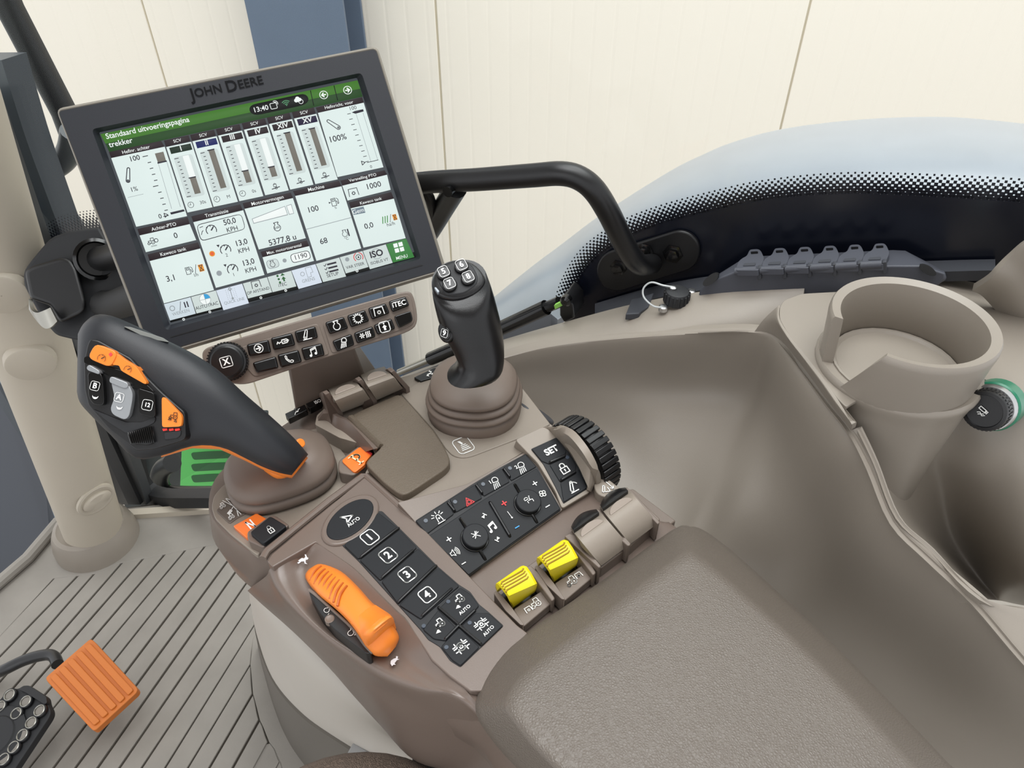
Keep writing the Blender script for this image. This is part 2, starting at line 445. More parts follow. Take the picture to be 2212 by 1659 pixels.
# solid black enamel band along the bottom, above the sill
edge = c8((330, 760), (345, 700), (400, 600), (470, 528), (590, 455), (700, 412), (800, 382), (950, 345), (1100, 312), (1300, 287), (1500, 276), (1700, 281), (2000, 296), (2230, 312), (2400, 330))
E3 = crv([PW(*p) for p in edge], 8)
low = [PW(2330, 640), PW(1900, 660), PW(1560, 680), PW(1275, 740), PW(1210, 730)]
dn_ = 1 if (E3[30] - E3[29]).cross(LAT).z > 0 else -1
E3b = [p - (E3[min(i + 1, len(E3) - 1)] - E3[max(i - 1, 0)]).normalized().cross(LAT).normalized() * dn_ * .0052 for i, p in enumerate(E3)]
prism3('frit_band', E3b + low, -LAT, .0012, 0.0, FRIT, win)
def dots(name, E3, sgn=1, parent=win, pitch=.0052, rows=8):
    """square enamel dots that shrink away from the band"""
    v = []; f = []
    L = [0]
    for i in range(1, len(E3)): L.append(L[-1] + (E3[i] - E3[i - 1]).length)
    def at(s):
        for i in range(1, len(L)):
            if s <= L[i]:
                t = (s - L[i - 1]) / (L[i] - L[i - 1] + 1e-9)
                return E3[i - 1].lerp(E3[i], t), (E3[i] - E3[i - 1]).normalized()
        return E3[-1], (E3[-1] - E3[-2]).normalized()
    n = int(L[-1] / pitch)
    SZ = [.95, .84, .74, .64, .55, .46, .37, .28, .20]
    for r in range(rows):
        size = pitch * SZ[r]
        for i in range(n):
            p, d = at((i + .5 * (r % 2)) * pitch)
            nrm = d.cross(LAT).normalized() * sgn
            c = p + nrm * ((r - 2) * pitch * .5) - LAT * .0008
            k = len(v)
            for a, b_ in ((-1, -1), (1, -1), (1, 1), (-1, 1)):
                v.append(c + (d * a + nrm * b_) * size * .5)
            f.append([k, k + 1, k + 2, k + 3])
            for a, b_ in ((-1, -1), (1, -1), (1, 1), (-1, 1)):
                v.append(c + LAT * .0006 + (d * a + nrm * b_) * size * .5)
            f.append([k + 4, k + 5, k + 6, k + 7])
    return mk(name, v, f, FRIT, parent, kind='stuff')
s_up = 1 if (E3[30] - E3[29]).cross(LAT).z > 0 else -1
dots('frit_dots', E3, s_up)
# the band's front end behind the display mount
edge2 = [(100, 560), (112, 528), (135, 510), (165, 497), (215, 489), (280, 486), (340, 480)]
E4 = crv([PW(*p) for p in edge2], 8)
prism3('frit_band', [p - Vector((0, 0, .008)) for p in E4] + [PW(340, 560), PW(250, 640), PW(120, 640)], -LAT, .0012, 0, FRIT, win)
s2 = 1 if (E4[20] - E4[19]).cross(LAT).z > 0 else -1
dots('frit_dots', E4, s2, pitch=.0085, rows=9)
# rubber gasket along the sill
gask_px = [(1285, 668, 22), (1420, 630, 24), (1560, 607, 26), (1700, 592, 26), (1900, 580, 22), (2060, 574, 22), (2150, 572, 22)]
top = [PW(x, y - w * .55, -.004) for x, y, w in gask_px]; bot = [PW(x, y + w * .55, -.02) for x, y, w in gask_px]
grid('gasket', [top, bot], M('gasket_rubber', (52, 54, 60), .55, (600, .2)), win, thick=.01, ku=6)
gk = [(870, 806), (1000, 762), (1100, 722), (1190, 690)]
grid('gasket', [[PW(x, y - 12, -.002) for x, y in gk], [PW(x, y + 18, -.02) for x, y in gk]], M('gasket_rubber', (52, 54, 60), .55), win, thick=.012, ku=5)
# dark lower frame with a rounded corner near the floor
fr = rp([(268, 880, 5), (262, 980, 5), (285, 1088, 40), (330, 1098, 10), (520, 1098, 5), (520, 1076, 5), (335, 1076, 30), (300, 1060, 30), (285, 975, 5), (300, 880, 5)], 6)
prism3('lower_frame', [PW(*p, -.012) for p in fr], -LAT, 0, .03, BLKR, win)
# front corner post outside (black seal strips) left of the glass
def strip(name, pts, w, mat, off=0.0, thick=.02, parent=win):
    A = []; B = []
    for (x, y) in pts:
        A.append(PW(x - w / 2, y, off)); B.append(PW(x + w / 2, y, off))
    grid(name, [A, B], mat, parent, thick=thick, ku=4)
strip('seal', [(-60, 215), (0, 385), (60, 545), (130, 740), (230, 960), (290, 1090)], 26, BLKR, -.03)
strip('seal', [(-90, 215), (-32, 385), (30, 545), (100, 740), (205, 960), (270, 1090)], 50, BLK, -.01)
strip('seal', [(-28, 225), (32, 395), (90, 555), (160, 730), (262, 960), (310, 1090)], 15, M('seal_grey', (62, 64, 66), .5), -.022)
# frame post seen outside the glass
strip('frame_post', [(-30, 130), (20, 290), (60, 400), (105, 520), (140, 610)], 66, M('grey_frame_paint', (66, 72, 80), .4), .03, .04)
# ================================================================== fender outside
fen = empty('wheel_fender', PW(1800, 500, .3) * 1.0, 'grey rear wheel fender arching up outside the right window', 'fender')
sil = c8((20, 830), (90, 760), (200, 660), (330, 555), (450, 470), (580, 388), (700, 310), (800, 245), (900, 195), (1000, 152), (1200, 98), (1500, 62), (1800, 52), (2000, 66), (2230, 98), (2500, 150))
near = c8((20, 850), (110, 800), (230, 735), (330, 690), (430, 610), (540, 540), (660, 480), (800, 430), (900, 405), (1000, 380), (1200, 345), (1500, 330), (1800, 335), (2000, 345), (2230, 365), (2500, 400))
FENM = M('fender_grey_plastic', (146, 152, 160), .3, (500, .12), var=.08)
rows = [[], [], [], [], []]
for (a, b_) in zip(sil, near):
    A = PW(*a, .60); B = PW(*b_, .07)
    up = Vector((0, 0, 1))
    rows[0].append(A - up * .10 + LAT * .03)
    rows[1].append(A)
    rows[2].append(A.lerp(B, .45) + up * .035)
    rows[3].append(A.lerp(B, .85) + up * .02)
    rows[4].append(B - up * .05)
grid('arch', rows, FENM, fen, thick=.01, ku=3, kv=5)

# ================================================================== moulded side trim with cup holder and pocket
side = empty('side_trim', PZ(1650, 1000, .55), 'taupe moulded side trim with cup holder and storage pocket below the window', 'side trim')
def zc(*pts): return [PZ(*p) for p in pts]
# big scooped wall: four rows from its upper edge down behind the armrest
A = zc((1070, 776, 0.800), (1160, 752, 0.812), (1250, 737, 0.825), (1350, 727, 0.838), (1450, 720, 0.850), (1560, 716, 0.868), (1630, 716, 0.880), (1672, 724, 0.884), (1702, 752, 0.888), (1740, 800, 0.892), (1790, 868, 0.892), (1838, 930, 0.890), (1880, 1010, 0.874), (1930, 1128, 0.850), (2005, 1205, 0.838), (2105, 1300, 0.822), (2212, 1425, 0.800), (2330, 1550, 0.775))
B = zc((1072, 790, 0.794), (1162, 766, 0.806), (1252, 752, 0.819), (1352, 743, 0.832), (1452, 738, 0.844), (1560, 735, 0.855), (1625, 736, 0.870), (1660, 748, 0.872), (1684, 780, 0.875), (1716, 832, 0.877), (1760, 905, 0.873), (1800, 975, 0.866), (1840, 1052, 0.844), (1885, 1165, 0.820), (1960, 1245, 0.806), (2060, 1345, 0.790), (2168, 1470, 0.768), (2290, 1600, 0.740))
Cc = zc((1080, 850, 0.764), (1165, 835, 0.769), (1255, 830, 0.774), (1352, 832, 0.779), (1445, 840, 0.781), (1530, 846, 0.789), (1590, 850, 0.797), (1625, 860, 0.802), (1645, 890, 0.806), (1670, 940, 0.804), (1702, 1010, 0.798), (1738, 1080, 0.787), (1775, 1150, 0.769), (1815, 1262, 0.742), (1890, 1342, 0.730), (1990, 1440, 0.715), (2098, 1560, 0.695), (2220, 1690, 0.670))
D = zc((1090, 960, 0.721), (1170, 955, 0.721), (1258, 955, 0.726), (1345, 965, 0.731), (1420, 985, 0.736), (1480, 1000, 0.741), (1520, 1010, 0.746), (1548, 1025, 0.749), (1565, 1055, 0.747), (1590, 1110, 0.743), (1625, 1175, 0.726), (1660, 1240, 0.704), (1695, 1300, 0.681), (1735, 1390, 0.650), (1810, 1460, 0.640), (1910, 1555, 0.625), (2018, 1670, 0.605), (2140, 1800, 0.580))
Ee = zc((1100, 1120, 0.697), (1175, 1120, 0.697), (1258, 1120, 0.697), (1325, 1135, 0.697), (1385, 1150, 0.697), (1425, 1165, 0.697), (1455, 1180, 0.697), (1475, 1200, 0.697), (1490, 1230, 0.688), (1515, 1275, 0.676), (1550, 1330, 0.643), (1590, 1390, 0.598), (1625, 1440, 0.568), (1665, 1510, 0.530), (1740, 1575, 0.520), (1840, 1670, 0.510), (1948, 1785, 0.490), (2070, 1900, 0.470))
lip = []
for i, a in enumerate(A): lip.append(a + (Vector((0, .012, -.001)) if i < 9 else Vector((.001, .001, -.001))))
grid('scooped_wall', [lip, A, B, Cc, D, Ee], SIDE, side, thick=.004, ku=4, kv=5)
# sill deck between the wall edge and the window gasket
S = zc((1070, 768, .80), (1160, 745, .812), (1250, 731, .825), (1350, 721, .838), (1450, 714, .85), (1560, 710, .862), (1640, 711, .868), (1720, 716, .872))
Wd = [PW(1060, 742, -.05), PW(1150, 715, -.05), PW(1240, 690, -.05), PW(1345, 662, -.05), PW(1450, 640, -.05), PW(1560, 624, -.05), PW(1650, 616, -.05), PW(1740, 608, -.05)]
S0 = [a + (b_ - a).normalized() * -.004 + Vector((0, 0, -.003)) for a, b_ in zip(S, Wd)]
Mi = [a.lerp(b_, .5) + Vector((0, 0, .004)) for a, b_ in zip(S, Wd)]
M2 = [a.lerp(b_, .12) + Vector((0, 0, .002)) for a, b_ in zip(S, Wd)]
grid('sill_deck', [S0, M2, Mi, Wd], SIDE, side, thick=.006, ku=4, kv=3)
gx = [(880, 838), (960, 800), (1060, 765)]
# front arm of the deck running forward and down past the joystick
Fa = [PW(820, 832, -.012), PW(900, 800, -.012), PW(980, 772, -.012), PW(1070, 740, -.012)]
Fb = zc((820, 900, .66), (900, 855, .71), (985, 815, .755), (1075, 770, .80))
Fc = zc((820, 1010, .56), (900, 980, .58), (985, 930, .62), (1085, 880, .68))
grid('sill_deck', [Fa, Fb, Fc], SIDE, side, thick=.006, ku=4, kv=4)
# plateau that carries the cup holder
PLZ = .91
plat = c8((1206, 770), (1207, 818), (1247, 886), (1314, 970), (1384, 1060), (1440, 1138), (1482, 1180), (1500, 1165), (1600, 1110), (2000, 1050), (2010, 1040), (2200, 1150), (2330, 1100), (2330, 560), (2150, 600), (2000, 640), (1700, 690), (1300, 712), (1225, 738))
def pz(p):
    return PLZ
plP = zplane(.910)
prism('plateau', rp(plat, 10), plP, 0, .003, SIDE, side, bevel=.001)
# rounded shoulder between plateau and scooped wall
p0 = [PZ(*p, .9102) for p in c8((1208, 760), (1207, 815), (1247, 883), (1314, 968), (1384, 1058), (1436, 1132), (1470, 1185))]
p1_ = [PZ(*p, .9085) for p in c8((1193, 770), (1196, 822), (1236, 892), (1301, 977), (1370, 1067), (1440, 1167), (1503, 1250))]
aa = crv(A[6:12], 6); p2_ = [aa[int(round(i * (len(aa) - 1) / 6))] for i in range(7)]
grid('plateau_shoulder', [p0, p1_, [a.lerp(b_, .6) + Vector((0, 0, .003)) for a, b_ in zip(p1_, p2_)], p2_], SIDE, side, thick=.003, ku=4, kv=4)
# rear upright rising at the right of the window
up_ = [zc((2260, 470, 1.0), (2212, 522, .982), (2178, 560, .966), (2142, 600, .949), (2100, 628, .925)), zc((2300, 540, .985), (2255, 570, .968), (2218, 600, .952), (2178, 626, .938), (2122, 640, .92)), zc((2360, 680, .91), (2300, 690, .91), (2250, 690, .91), (2200, 685, .91), (2150, 670, .91))]
grid('rear_upright', up_, SIDE, side, thick=.006, ku=5, kv=5)
# cup holder: open ring with a slot
ctr = PZ(1976, 690, .955)
R_o = (PZ(2150, 690, .955) - ctr).length
R_i = R_o - .0075
cx, cy = ctr.x, ctr.y
def cup():
    seg = 72
    a_s, a_e = math.radians(-164 + 0), math.radians(168)     # wall runs from the slot's right edge round to its left edge
    rings = []
    # slot between world angles: left edge faces -x, right edge faces the camera-left
    A0 = math.radians(229 - 360); A1 = math.radians(177)
    n = 60
    prof_out = [(R_o * .90, .906), (R_o * .935, .9135), (R_o * .985, .943), (R_o * 1.0, .950), (R_o * .995, .9535), (R_o * .975, .9555), (R_i, .9535), (R_i * .985, .948), (R_i * .92, .912)]
    for i in range(n + 1):
        a = A0 + (A1 - A0) * i / n
        # the slot's right edge leans
        rings.append([Vector((cx + math.cos(a + sk(i / n, z)) * r, cy + math.sin(a + sk(i / n, z)) * r, z)) for r, z in prof_out])
    return rings
def sk(t, z):
    k = max(0, 1 - t * 6)
    return -k * .44 * (.955 - z) / .045
loft('cup_wall', cup(), SIDE, side, angle=50)
lathe('cup_floor', (cx, cy, 0), (0, 0, 1), [(.001, .912), (R_i * .8, .912), (R_i * .88, .916), (R_i * .92, .916), (R_i * .92, .90), (.001, .90)], SIDE, side, cap0=False, cap1=False)
# flange and tapered lower body of the cup bulging into the pocket
lathe('cup_body', (cx + .004, cy + .004, 0), (0, 0, 1), [(R_o * .80, .914), (R_o * .965, .9155), (R_o * 1.005, .9160), (R_o * 1.03, .9140), (R_o * 1.03, .9105), (R_o * 1.0, .9055), (R_o * .965, .895), (R_o * .92, .87), (R_o * .88, .845), (R_o * .85, .80), (R_o * .5, .79)], SIDE, side, seg=48)
# storage pocket behind the ridge
r1 = zc(*d1((815, 300, .872), (930, 330, .87), (1060, 330, .87), (1180, 260, .873), (1300, 98, .907), (1420, 155, .907), (1560, 225, .907)))
r2 = zc(*d1((870, 420, .852), (960, 455, .838), (1060, 450, .835), (1152, 418, .835), (1300, 480, .848), (1400, 400, .866), (1560, 400, .875)))
r3 = zc(*d1((930, 560, .842), (1000, 560, .815), (1070, 550, .808), (1165, 470, .812), (1322, 525, .828), (1430, 520, .845), (1560, 560, .857)))
r4 = zc(*d1((985, 660, .835), (1050, 670, .79), (1120, 690, .77), (1200, 690, .745), (1332, 720, .785), (1445, 740, .815), (1560, 780, .835)))
r5 = zc(*d1((1130, 800, .82), (1180, 810, .76), (1230, 830, .70), (1290, 860, .67), (1360, 900, .72), (1460, 940, .765), (1560, 960, .80)))
r6 = zc(*d1((1320, 985, .805), (1340, 985, .74), (1370, 990, .68), (1400, 1000, .66), (1440, 1010, .69), (1490, 1020, .73), (1560, 1030, .77)))
grid('pocket', [r1, r2, r3, r4, r5, r6], SIDE, side, thick=.004, sub=3)
# ridge top between scooped wall and pocket
ro = A[11:18]
ri = zc(*d1((850, 312, .893), (915, 450, .877), (1000, 662, .853), (1135, 788, .841), (1320, 978, .826), (1530, 1025, .812), (1760, 1100, .795)))
ri2 = [p + Vector((.004, .005, -.03)) for p in ri]
mid = [(a + b_) / 2 + Vector((0, 0, .002)) for a, b_ in zip(ro, ri)]
grid('ridge', [ro, mid, ri, ri2], SIDE, side, thick=.003, ku=5, kv=4)
# lighter mounting face
# ================================================================== printing helpers: lettering and icons laid on a plane
def pframe(px, py, pl, d):
    o = pl.at(px, py)
    x = d.copy() if isinstance(d, Vector) else pl.at(px + d[0] * .5, py + d[1] * .5) - o
    x.normalize()
    y = pl.n.cross(x).normalized()
    q = proj(o + y * .002)
    m = .002 / math.hypot(q[0] - px, q[1] - py)      # metres per pixel along y
    q = proj(o + x * .002)
    mx = .002 / math.hypot(q[0] - px, q[1] - py)
    return o, x, y, m, mx
TXT = {}
def text_mesh(s, bold=0, align='CENTER'):
    key = (s, bold, align)
    if key in TXT: return TXT[key]
    cu = bpy.data.curves.new('t', 'FONT'); cu.body = s; cu.size = 1; cu.align_x = align; cu.align_y = 'CENTER'
    cu.offset = bold; cu.resolution_u = 3
    ob = bpy.data.objects.new('t', cu)
    col.objects.link(ob)
    bpy.context.view_layer.update()
    me = ob.to_mesh()
    v = [tuple(p.co) for p in me.vertices]; f = [list(p.vertices) for p in me.polygons]
    ob.to_mesh_clear()
    bpy.data.objects.remove(ob); bpy.data.curves.remove(cu)
    if v:
        ys = [p[1] for p in v]
        TXT[key] = (v, f)
    else: TXT[key] = ([], [])
    return TXT[key]
def text(s, px, py, h, pl, d, mat, parent, bold=.0, align='CENTER', sx=1.0, lift=.0004, name='lettering'):
    """h = pixel height of a capital letter"""
    o, x, y, m, mx = pframe(px, py, pl, d)
    v, f = text_mesh(s, bold, align)
    k = h / .72
    V = [o + x * (p[0] * k * mx * sx) + y * (p[1] * k * m) + pl.n * lift for p in v]
    return mk(name, V, f, mat, parent, angle=180)
def stroke(pts, w, closed=False):
    v = []; f = []
    P = [Vector((p[0], p[1])) for p in pts]
    n = len(P)
    for i in range(n if closed else n - 1):
        a = P[i]; b = P[(i + 1) % n]
        d = b - a
        if d.length < 1e-9: continue
        d.normalize(); nn = Vector((-d.y, d.x)) * w / 2; e = d * w * .35
        k = len(v)
        v += [a - e + nn, a - e - nn, b + e - nn, b + e + nn]; f.append([k, k + 1, k + 2, k + 3])
    return v, f
def arc(cx, cy, r, a0, a1, n=16):
    return [(cx + r * math.cos(math.radians(a0 + (a1 - a0) * i / n)), cy + r * math.sin(math.radians(a0 + (a1 - a0) * i / n))) for i in range(n + 1)]
def rbox(w, h, r, n=4):
    o = []
    for cx, cy, a in ((w - r, h - r, 0), (-w + r, h - r, 90), (-w + r, -h + r, 180), (w - r, -h + r, 270)):
        o += arc(cx, cy, r, a, a + 90, n)
    return o
def icon(items, px, py, size, pl, d, mat, parent, lw=.14, lift=.0004, name='icon', sx=1.0):
    """items in a -1..1 box; size = pixel half height"""
    o, x, y, m, mx = pframe(px, py, pl, d)
    V = []; F = []
    def add(v, f):
        k = len(V)
        V.extend(v); F.extend([[i + k for i in q] for q in f])
    for it in items:
        t = it[0]
        if t == 's': add(*stroke(it[1], it[3] if len(it) > 3 else lw, it[2] if len(it) > 2 else False))
        elif t == 'f': add([Vector(p) for p in it[1]], [list(range(len(it[1])))])
        elif t == 'c': add(*stroke(arc(it[1], it[2], it[3], 0, 360, 20), lw))
        elif t == 'd': add([Vector(p) for p in arc(it[1], it[2], it[3], 0, 360, 14)[:-1]], [list(range(14))])
        elif t == 'a': add(*stroke(arc(*it[1:6], 10), lw))
        elif t == 't':
            v, f = text_mesh(it[1], it[5] if len(it) > 5 else .02)
            k = it[4] / .72
            add([Vector((it[2] + p[0] * k, it[3] + p[1] * k)) for p in v], f)
    P = [o + x * (p[0] * size * mx * sx) + y * (p[1] * size * m) + pl.n * lift for p in V]
    return mk(name, P, F, mat, parent, angle=180)
def dashbox(r=.92, gap=True):
    b = []
    for a0 in (0, 90, 180, 270):
        cs = math.cos(math.radians(a0 + 45)); sn = math.sin(math.radians(a0 + 45))
        cx, cy = .5 * (1 if cs > 0 else -1), .5 * (1 if sn > 0 else -1)
        pts = arc(cx, cy, .42, a0, a0 + 90, 5)
        b.append(('s', pts))
    b.append(('s', [(-.5, .92), (.5, .92)])); b.append(('s', [(-.5, -.92), (.5, -.92)]))
    b.append(('s', [(-.92, -.5), (-.92, .5)])); b.append(('s', [(.92, -.5), (.92, .5)]))
    return b
def gear(cx=0, cy=0, r=.55, teeth=12):
    it = [('c', cx, cy, r)]
    for i in range(teeth):
        a = 2 * math.pi * i / teeth
        it.append(('s', [(cx + math.cos(a) * r, cy + math.sin(a) * r), (cx + math.cos(a) * r * 1.38, cy + math.sin(a) * r * 1.38)]))
    return it
def tractor(cx=0, cy=0, k=1.0):
    q = lambda *p: [(cx + a * k, cy + b * k) for a, b in p]
    return [('c', cx + .45 * k, cy - .25 * k, .42 * k), ('c', cx - .62 * k, cy - .42 * k, .26 * k), ('d', cx + .45 * k, cy - .25 * k, .12 * k),
            ('s', q((-.62, -.12), (-.62, .2), (0, .2), (.05, .8), (.75, .8), (.8, .15))), ('s', q((-.33, -.42), (.0, -.42)))]
def ptobox(cx=0, cy=0, k=1.0):
    q = lambda *p: [(cx + a * k, cy + b * k) for a, b in p]
    return [('s', q((-1, -.8), (-.9, .75), (.9, .75), (1, -.8)))] + gear(cx, cy - .25 * k, .26 * k, 8)
IC_ARROW = [('c', 0, 0, .85), ('s', [(-.5, 0), (.35, 0)], False, .24), ('s', [(0, .45), (.45, 0), (0, -.45)], False, .24)]
IC_PHONE = [('s', [(-.8, .75), (-.6, .85), (-.4, .45), (-.55, .25), (-.2, -.25), (.15, -.5), (.4, -.35), (.75, -.6), (.6, -.85), (.3, -.9), (-.3, -.55), (-.75, .1), (-.8, .75)])]
IC_MUSIC = [('d', -.55, -.6, .26), ('d', .5, -.4, .26), ('s', [(-.35, -.6), (-.35, .6), (.7, .85), (.7, -.4)]), ('s', [(-.35, .35), (.7, .6)])]
IC_ENG = [('a', 0, -.2, .68, 115, 425), ('s', [(-.3, .42), (-.3, .72), (-.45, .72), (-.45, .92), (.45, .92), (.45, .72), (.3, .72), (.3, .42)])]
IC_LIGHT = [('s', arc(.2, .5, .48, -60, 150, 10) + [(-.35, .2)]), ('s', [(-.35, .25), (.45, .08)])] + [('s', [(-.4 + .27 * i, -.02 - .02 * i), (-.75 + .33 * i, -.85 + .02 * i)]) for i in range(4)]
IC_HITCH = [('s', arc(.25, .72, .2, -20, 160, 6) + arc(-.3, -.5, .3, 160, 340, 8), True), ('c', -.3, -.5, .1), ('s', [(-.8, -.92), (.9, -.92)])]
IC_SYR = [('s', [(-1, -.15), (-.8, .15), (-.6, -.15), (-.4, 0), (-.1, 0)]), ('s', [(-.1, -.3), (-.1, .3), (.7, .3), (1, 0), (.7, -.3)], True), ('s', [(.2, 0), (.75, 0)])]
IC_SNOW = [('s', [(-.85, 0), (-.05, 0)]), ('s', [(-.65, .35), (-.25, -.35)]), ('s', [(-.65, -.35), (-.25, .35)]), ('c', -.45, 0, .2)] + [('s', [(.25 + .3 * i, -.45), (.33 + .3 * i, -.15), (.2 + .3 * i, .15), (.3 + .3 * i, .45)]) for i in range(3)]
IC_BOXUP = dashbox() + [('f', [(0, .4), (.45, -.05), (.2, -.05), (.2, -.6), (-.2, -.6), (-.2, -.05), (-.45, -.05)]), ('d', 0, .62, .14)]
IC_LOCK = [('s', [(-.6, .1), (.6, .1), (.6, -.9), (-.6, -.9)], True), ('s', [(-.38, .1), (-.38, .5)] + arc(0, .5, .38, 180, 0, 8) + [(.38, .1)]), ('d', 0, -.3, .14), ('s', [(0, -.3), (0, -.62)])]
IC_TRI = [('s', [(-.95, -.75), (.95, -.75), (0, .9)], True), ('s', [(-.5, -.5), (.5, -.5), (0, .4)], True)]
IC_BEACON = [('s', [(-.4, -.5), (-.3, .3)] + arc(0, .3, .3, 180, 0, 6) + [(.4, -.5)]), ('s', [(-.6, -.7), (.6, -.7)]), ('d', 0, 0, .15)] + [('s', [(math.cos(a) * .6, .35 + math.sin(a) * .5), (math.cos(a) * 1.0, .35 + math.sin(a) * .85)]) for a in (.2, .8, 1.57, 2.34, 2.94)]
IC_SPK = [('s', [(-.95, -.3), (-.6, -.3), (-.2, -.7), (-.2, .7), (-.6, .3), (-.95, .3)], True)] + [('a', -.35, 0, .35 + .28 * i, -42, 42) for i in range(1, 4)]
IC_FAN = [('s', arc(.45 * math.cos(a), .45 * math.sin(a), .36, 0, 360, 10)) for a in (.4, 1.97, 3.54, 5.11)]
IC_MUTE = [('s', [(-.3, -.5), (.3, .9)]), ('s', [(-.9, -.1), (.9, .35)]), ('s', [(-.7, .8), (.75, -.8)]), ('s', [(-.6, -.7), (.6, .7)])]
IC_VENT = [('a', -.45, .45, .45, 20, 170), ('s', [(-.9, .3), (-.05, .3)]), ('d', .5, .8, .14), ('s', [(.35, .55), (.25, -.1), (.8, -.2), (.75, -.8)]), ('s', [(-.5, -.1), (-.5, -.6)]), ('s', [(-.2, -.1), (.1, -.1)])]
IC_HAND = dashbox() + [('f', [(-.35, .65), (-.05, .6), (.1, .2), (-.12, .15)]), ('s', [(-.25, .05), (.3, .05)]), ('s', [(-.32, -.15), (.38, -.15)]), ('s', [(-.4, -.35), (.45, -.35)]), ('s', [(-.45, -.55), (.5, -.55)])]
IC_RABBIT = [('f', [(-.9, -.3), (-.3, .25), (.1, .2), (.3, .5), (.1, .95), (.35, .95), (.6, .5), (.9, .35), (.75, .05), (.45, .0), (.5, -.5), (.9, -.75), (.35, -.7), (.2, -.3), (-.3, -.4), (-.7, -.85), (-1, -.7), (-.6, -.4)])]
IC_TURTLE = [('f', [(-.95, -.2), (-.6, .3), (-.1, .55), (.4, .35), (.6, .1), (.95, .3), (1, .0), (.7, -.15), (.55, -.2), (.6, -.5), (.3, -.25), (-.35, -.25), (-.5, -.55), (-.65, -.25)])]
IC_DIFF = [('a', 0, 0, .52, 20, 160), ('a', 0, 0, .52, 200, 340), ('s', [(-.15, -.2), (.2, -.2), (.2, .12), (-.2, .12), (-.2, -.2)]), ('s', arc(0, .12, .13, 0, 180, 5)), ('s', [(-1, .35), (-.55, .35), (-.55, .75)]), ('s', [(-1, -.35), (-.55, -.35), (-.55, -.75)]), ('s', [(1, .35), (.55, .35), (.55, .75)]), ('s', [(1, -.35), (.55, -.35), (.55, -.75)]), ('s', [(-1, .1), (-.55, .1)]), ('s', [(1, .1), (.55, .1)])]
IC_TRACT_ARROW = tractor(.15, .25, .75) + [('f', [(-1, -.55), (-.4, -.15), (-.35, -.75)])]
IC_LIFT = [('s', arc(.1, .72, .18, -20, 160, 6) + arc(-.45, -.5, .24, 160, 340, 8), True), ('s', [(-.8, -.92), (.5, -.92)]), ('a', .1, -.1, .75, 20, 100)]
IC_SHIFT = [('s', [(0, -.9), (0, .9)]), ('s', [(-.5, -.25), (.5, .25)]), ('s', [(.05, .9), (.35, .3), (-.25, -.9)]), ('s', [(-.3, .9), (.35, -.9)]), ('s', [(-.7, -.3), (-.4, -.2)], False, .22)] + tractor(-.65, .55, .28) + tractor(.72, -.1, .28) + tractor(-.75, -.62, .28)
# ================================================================== armrest control console
AX = Vector((.65, -.76, 0)).normalized(); LX = Vector((.76, .65, 0)).normalized()     # rearwards and rightwards
T = zplane(.79)
con = empty('armrest_console', PZ(900, 1250, .60), 'taupe armrest control console with switch panels and padded rest', 'control console')
LD = (1.0, -.66)         # reading direction of the console print, in pixels
LDEN = T.n
# --- body
bt = [(450, 1108), (449, 1062), (470, 1020), (515, 982), (600, 922), (680, 873), (780, 832), (867, 812), (945, 793), (1080, 792), (1130, 858), (1187, 922), (1270, 1040), (1345, 1060), (1425, 1120), (1480, 1148), (1790, 1440), (2060, 1700), (2250, 1930), (1800, 2100), (1360, 1850), (1110, 1640), (1020, 1530), (850, 1440), (710, 1340), (630, 1260), (575, 1205), (530, 1190), (478, 1150)]
ce = Vector((0, 0))
for p in bt: ce += Vector(p) / len(bt)
def shrink(pts, d):
    out = []; n = len(pts)
    for i in range(n):
        a, p, b = Vector(pts[i - 1]), Vector(pts[i]), Vector(pts[(i + 1) % n])
        t = (b - a).normalized(); nn = Vector((-t.y, t.x))
        out.append(tuple(p + nn * d))
    return out
def ring(pts, z): return crv([PZ(*p, z) for p in pts], 3, True)
t0 = [PZ(*p, .772) for p in bt]
def inset3(P, d):
    n = len(P); o = []
    for i in range(n):
        t = (P[(i + 1) % n] - P[i - 1]).normalized(); o.append(P[i] + Vector((t.y, -t.x, 0)) * d)
    return o
drop = [(.02, 0), (.045, .004), (.085, .012)]
layers = []
L0 = inset3(t0, .006); L1 = inset3(t0, .0015)
layers.append(crv([p + Vector((0, 0, .0)) for p in L0], 3, True))
layers.append(crv([p + Vector((0, 0, -.001)) for p in L1], 3, True))
layers.append(crv([p + Vector((0, 0, -.006)) for p in t0], 3, True))
layers.append(crv([p + Vector((0, 0, -.03)) for p in inset3(t0, -.004)], 3, True))
layers.append(crv([p + Vector((0, 0, -.06)) for p in inset3(t0, .0)], 3, True))
layers.append(crv([p + Vector((0, 0, -.10)) for p in inset3(t0, .02)], 3, True))
body = loft('body', layers, TAUPE, con, angle=60)
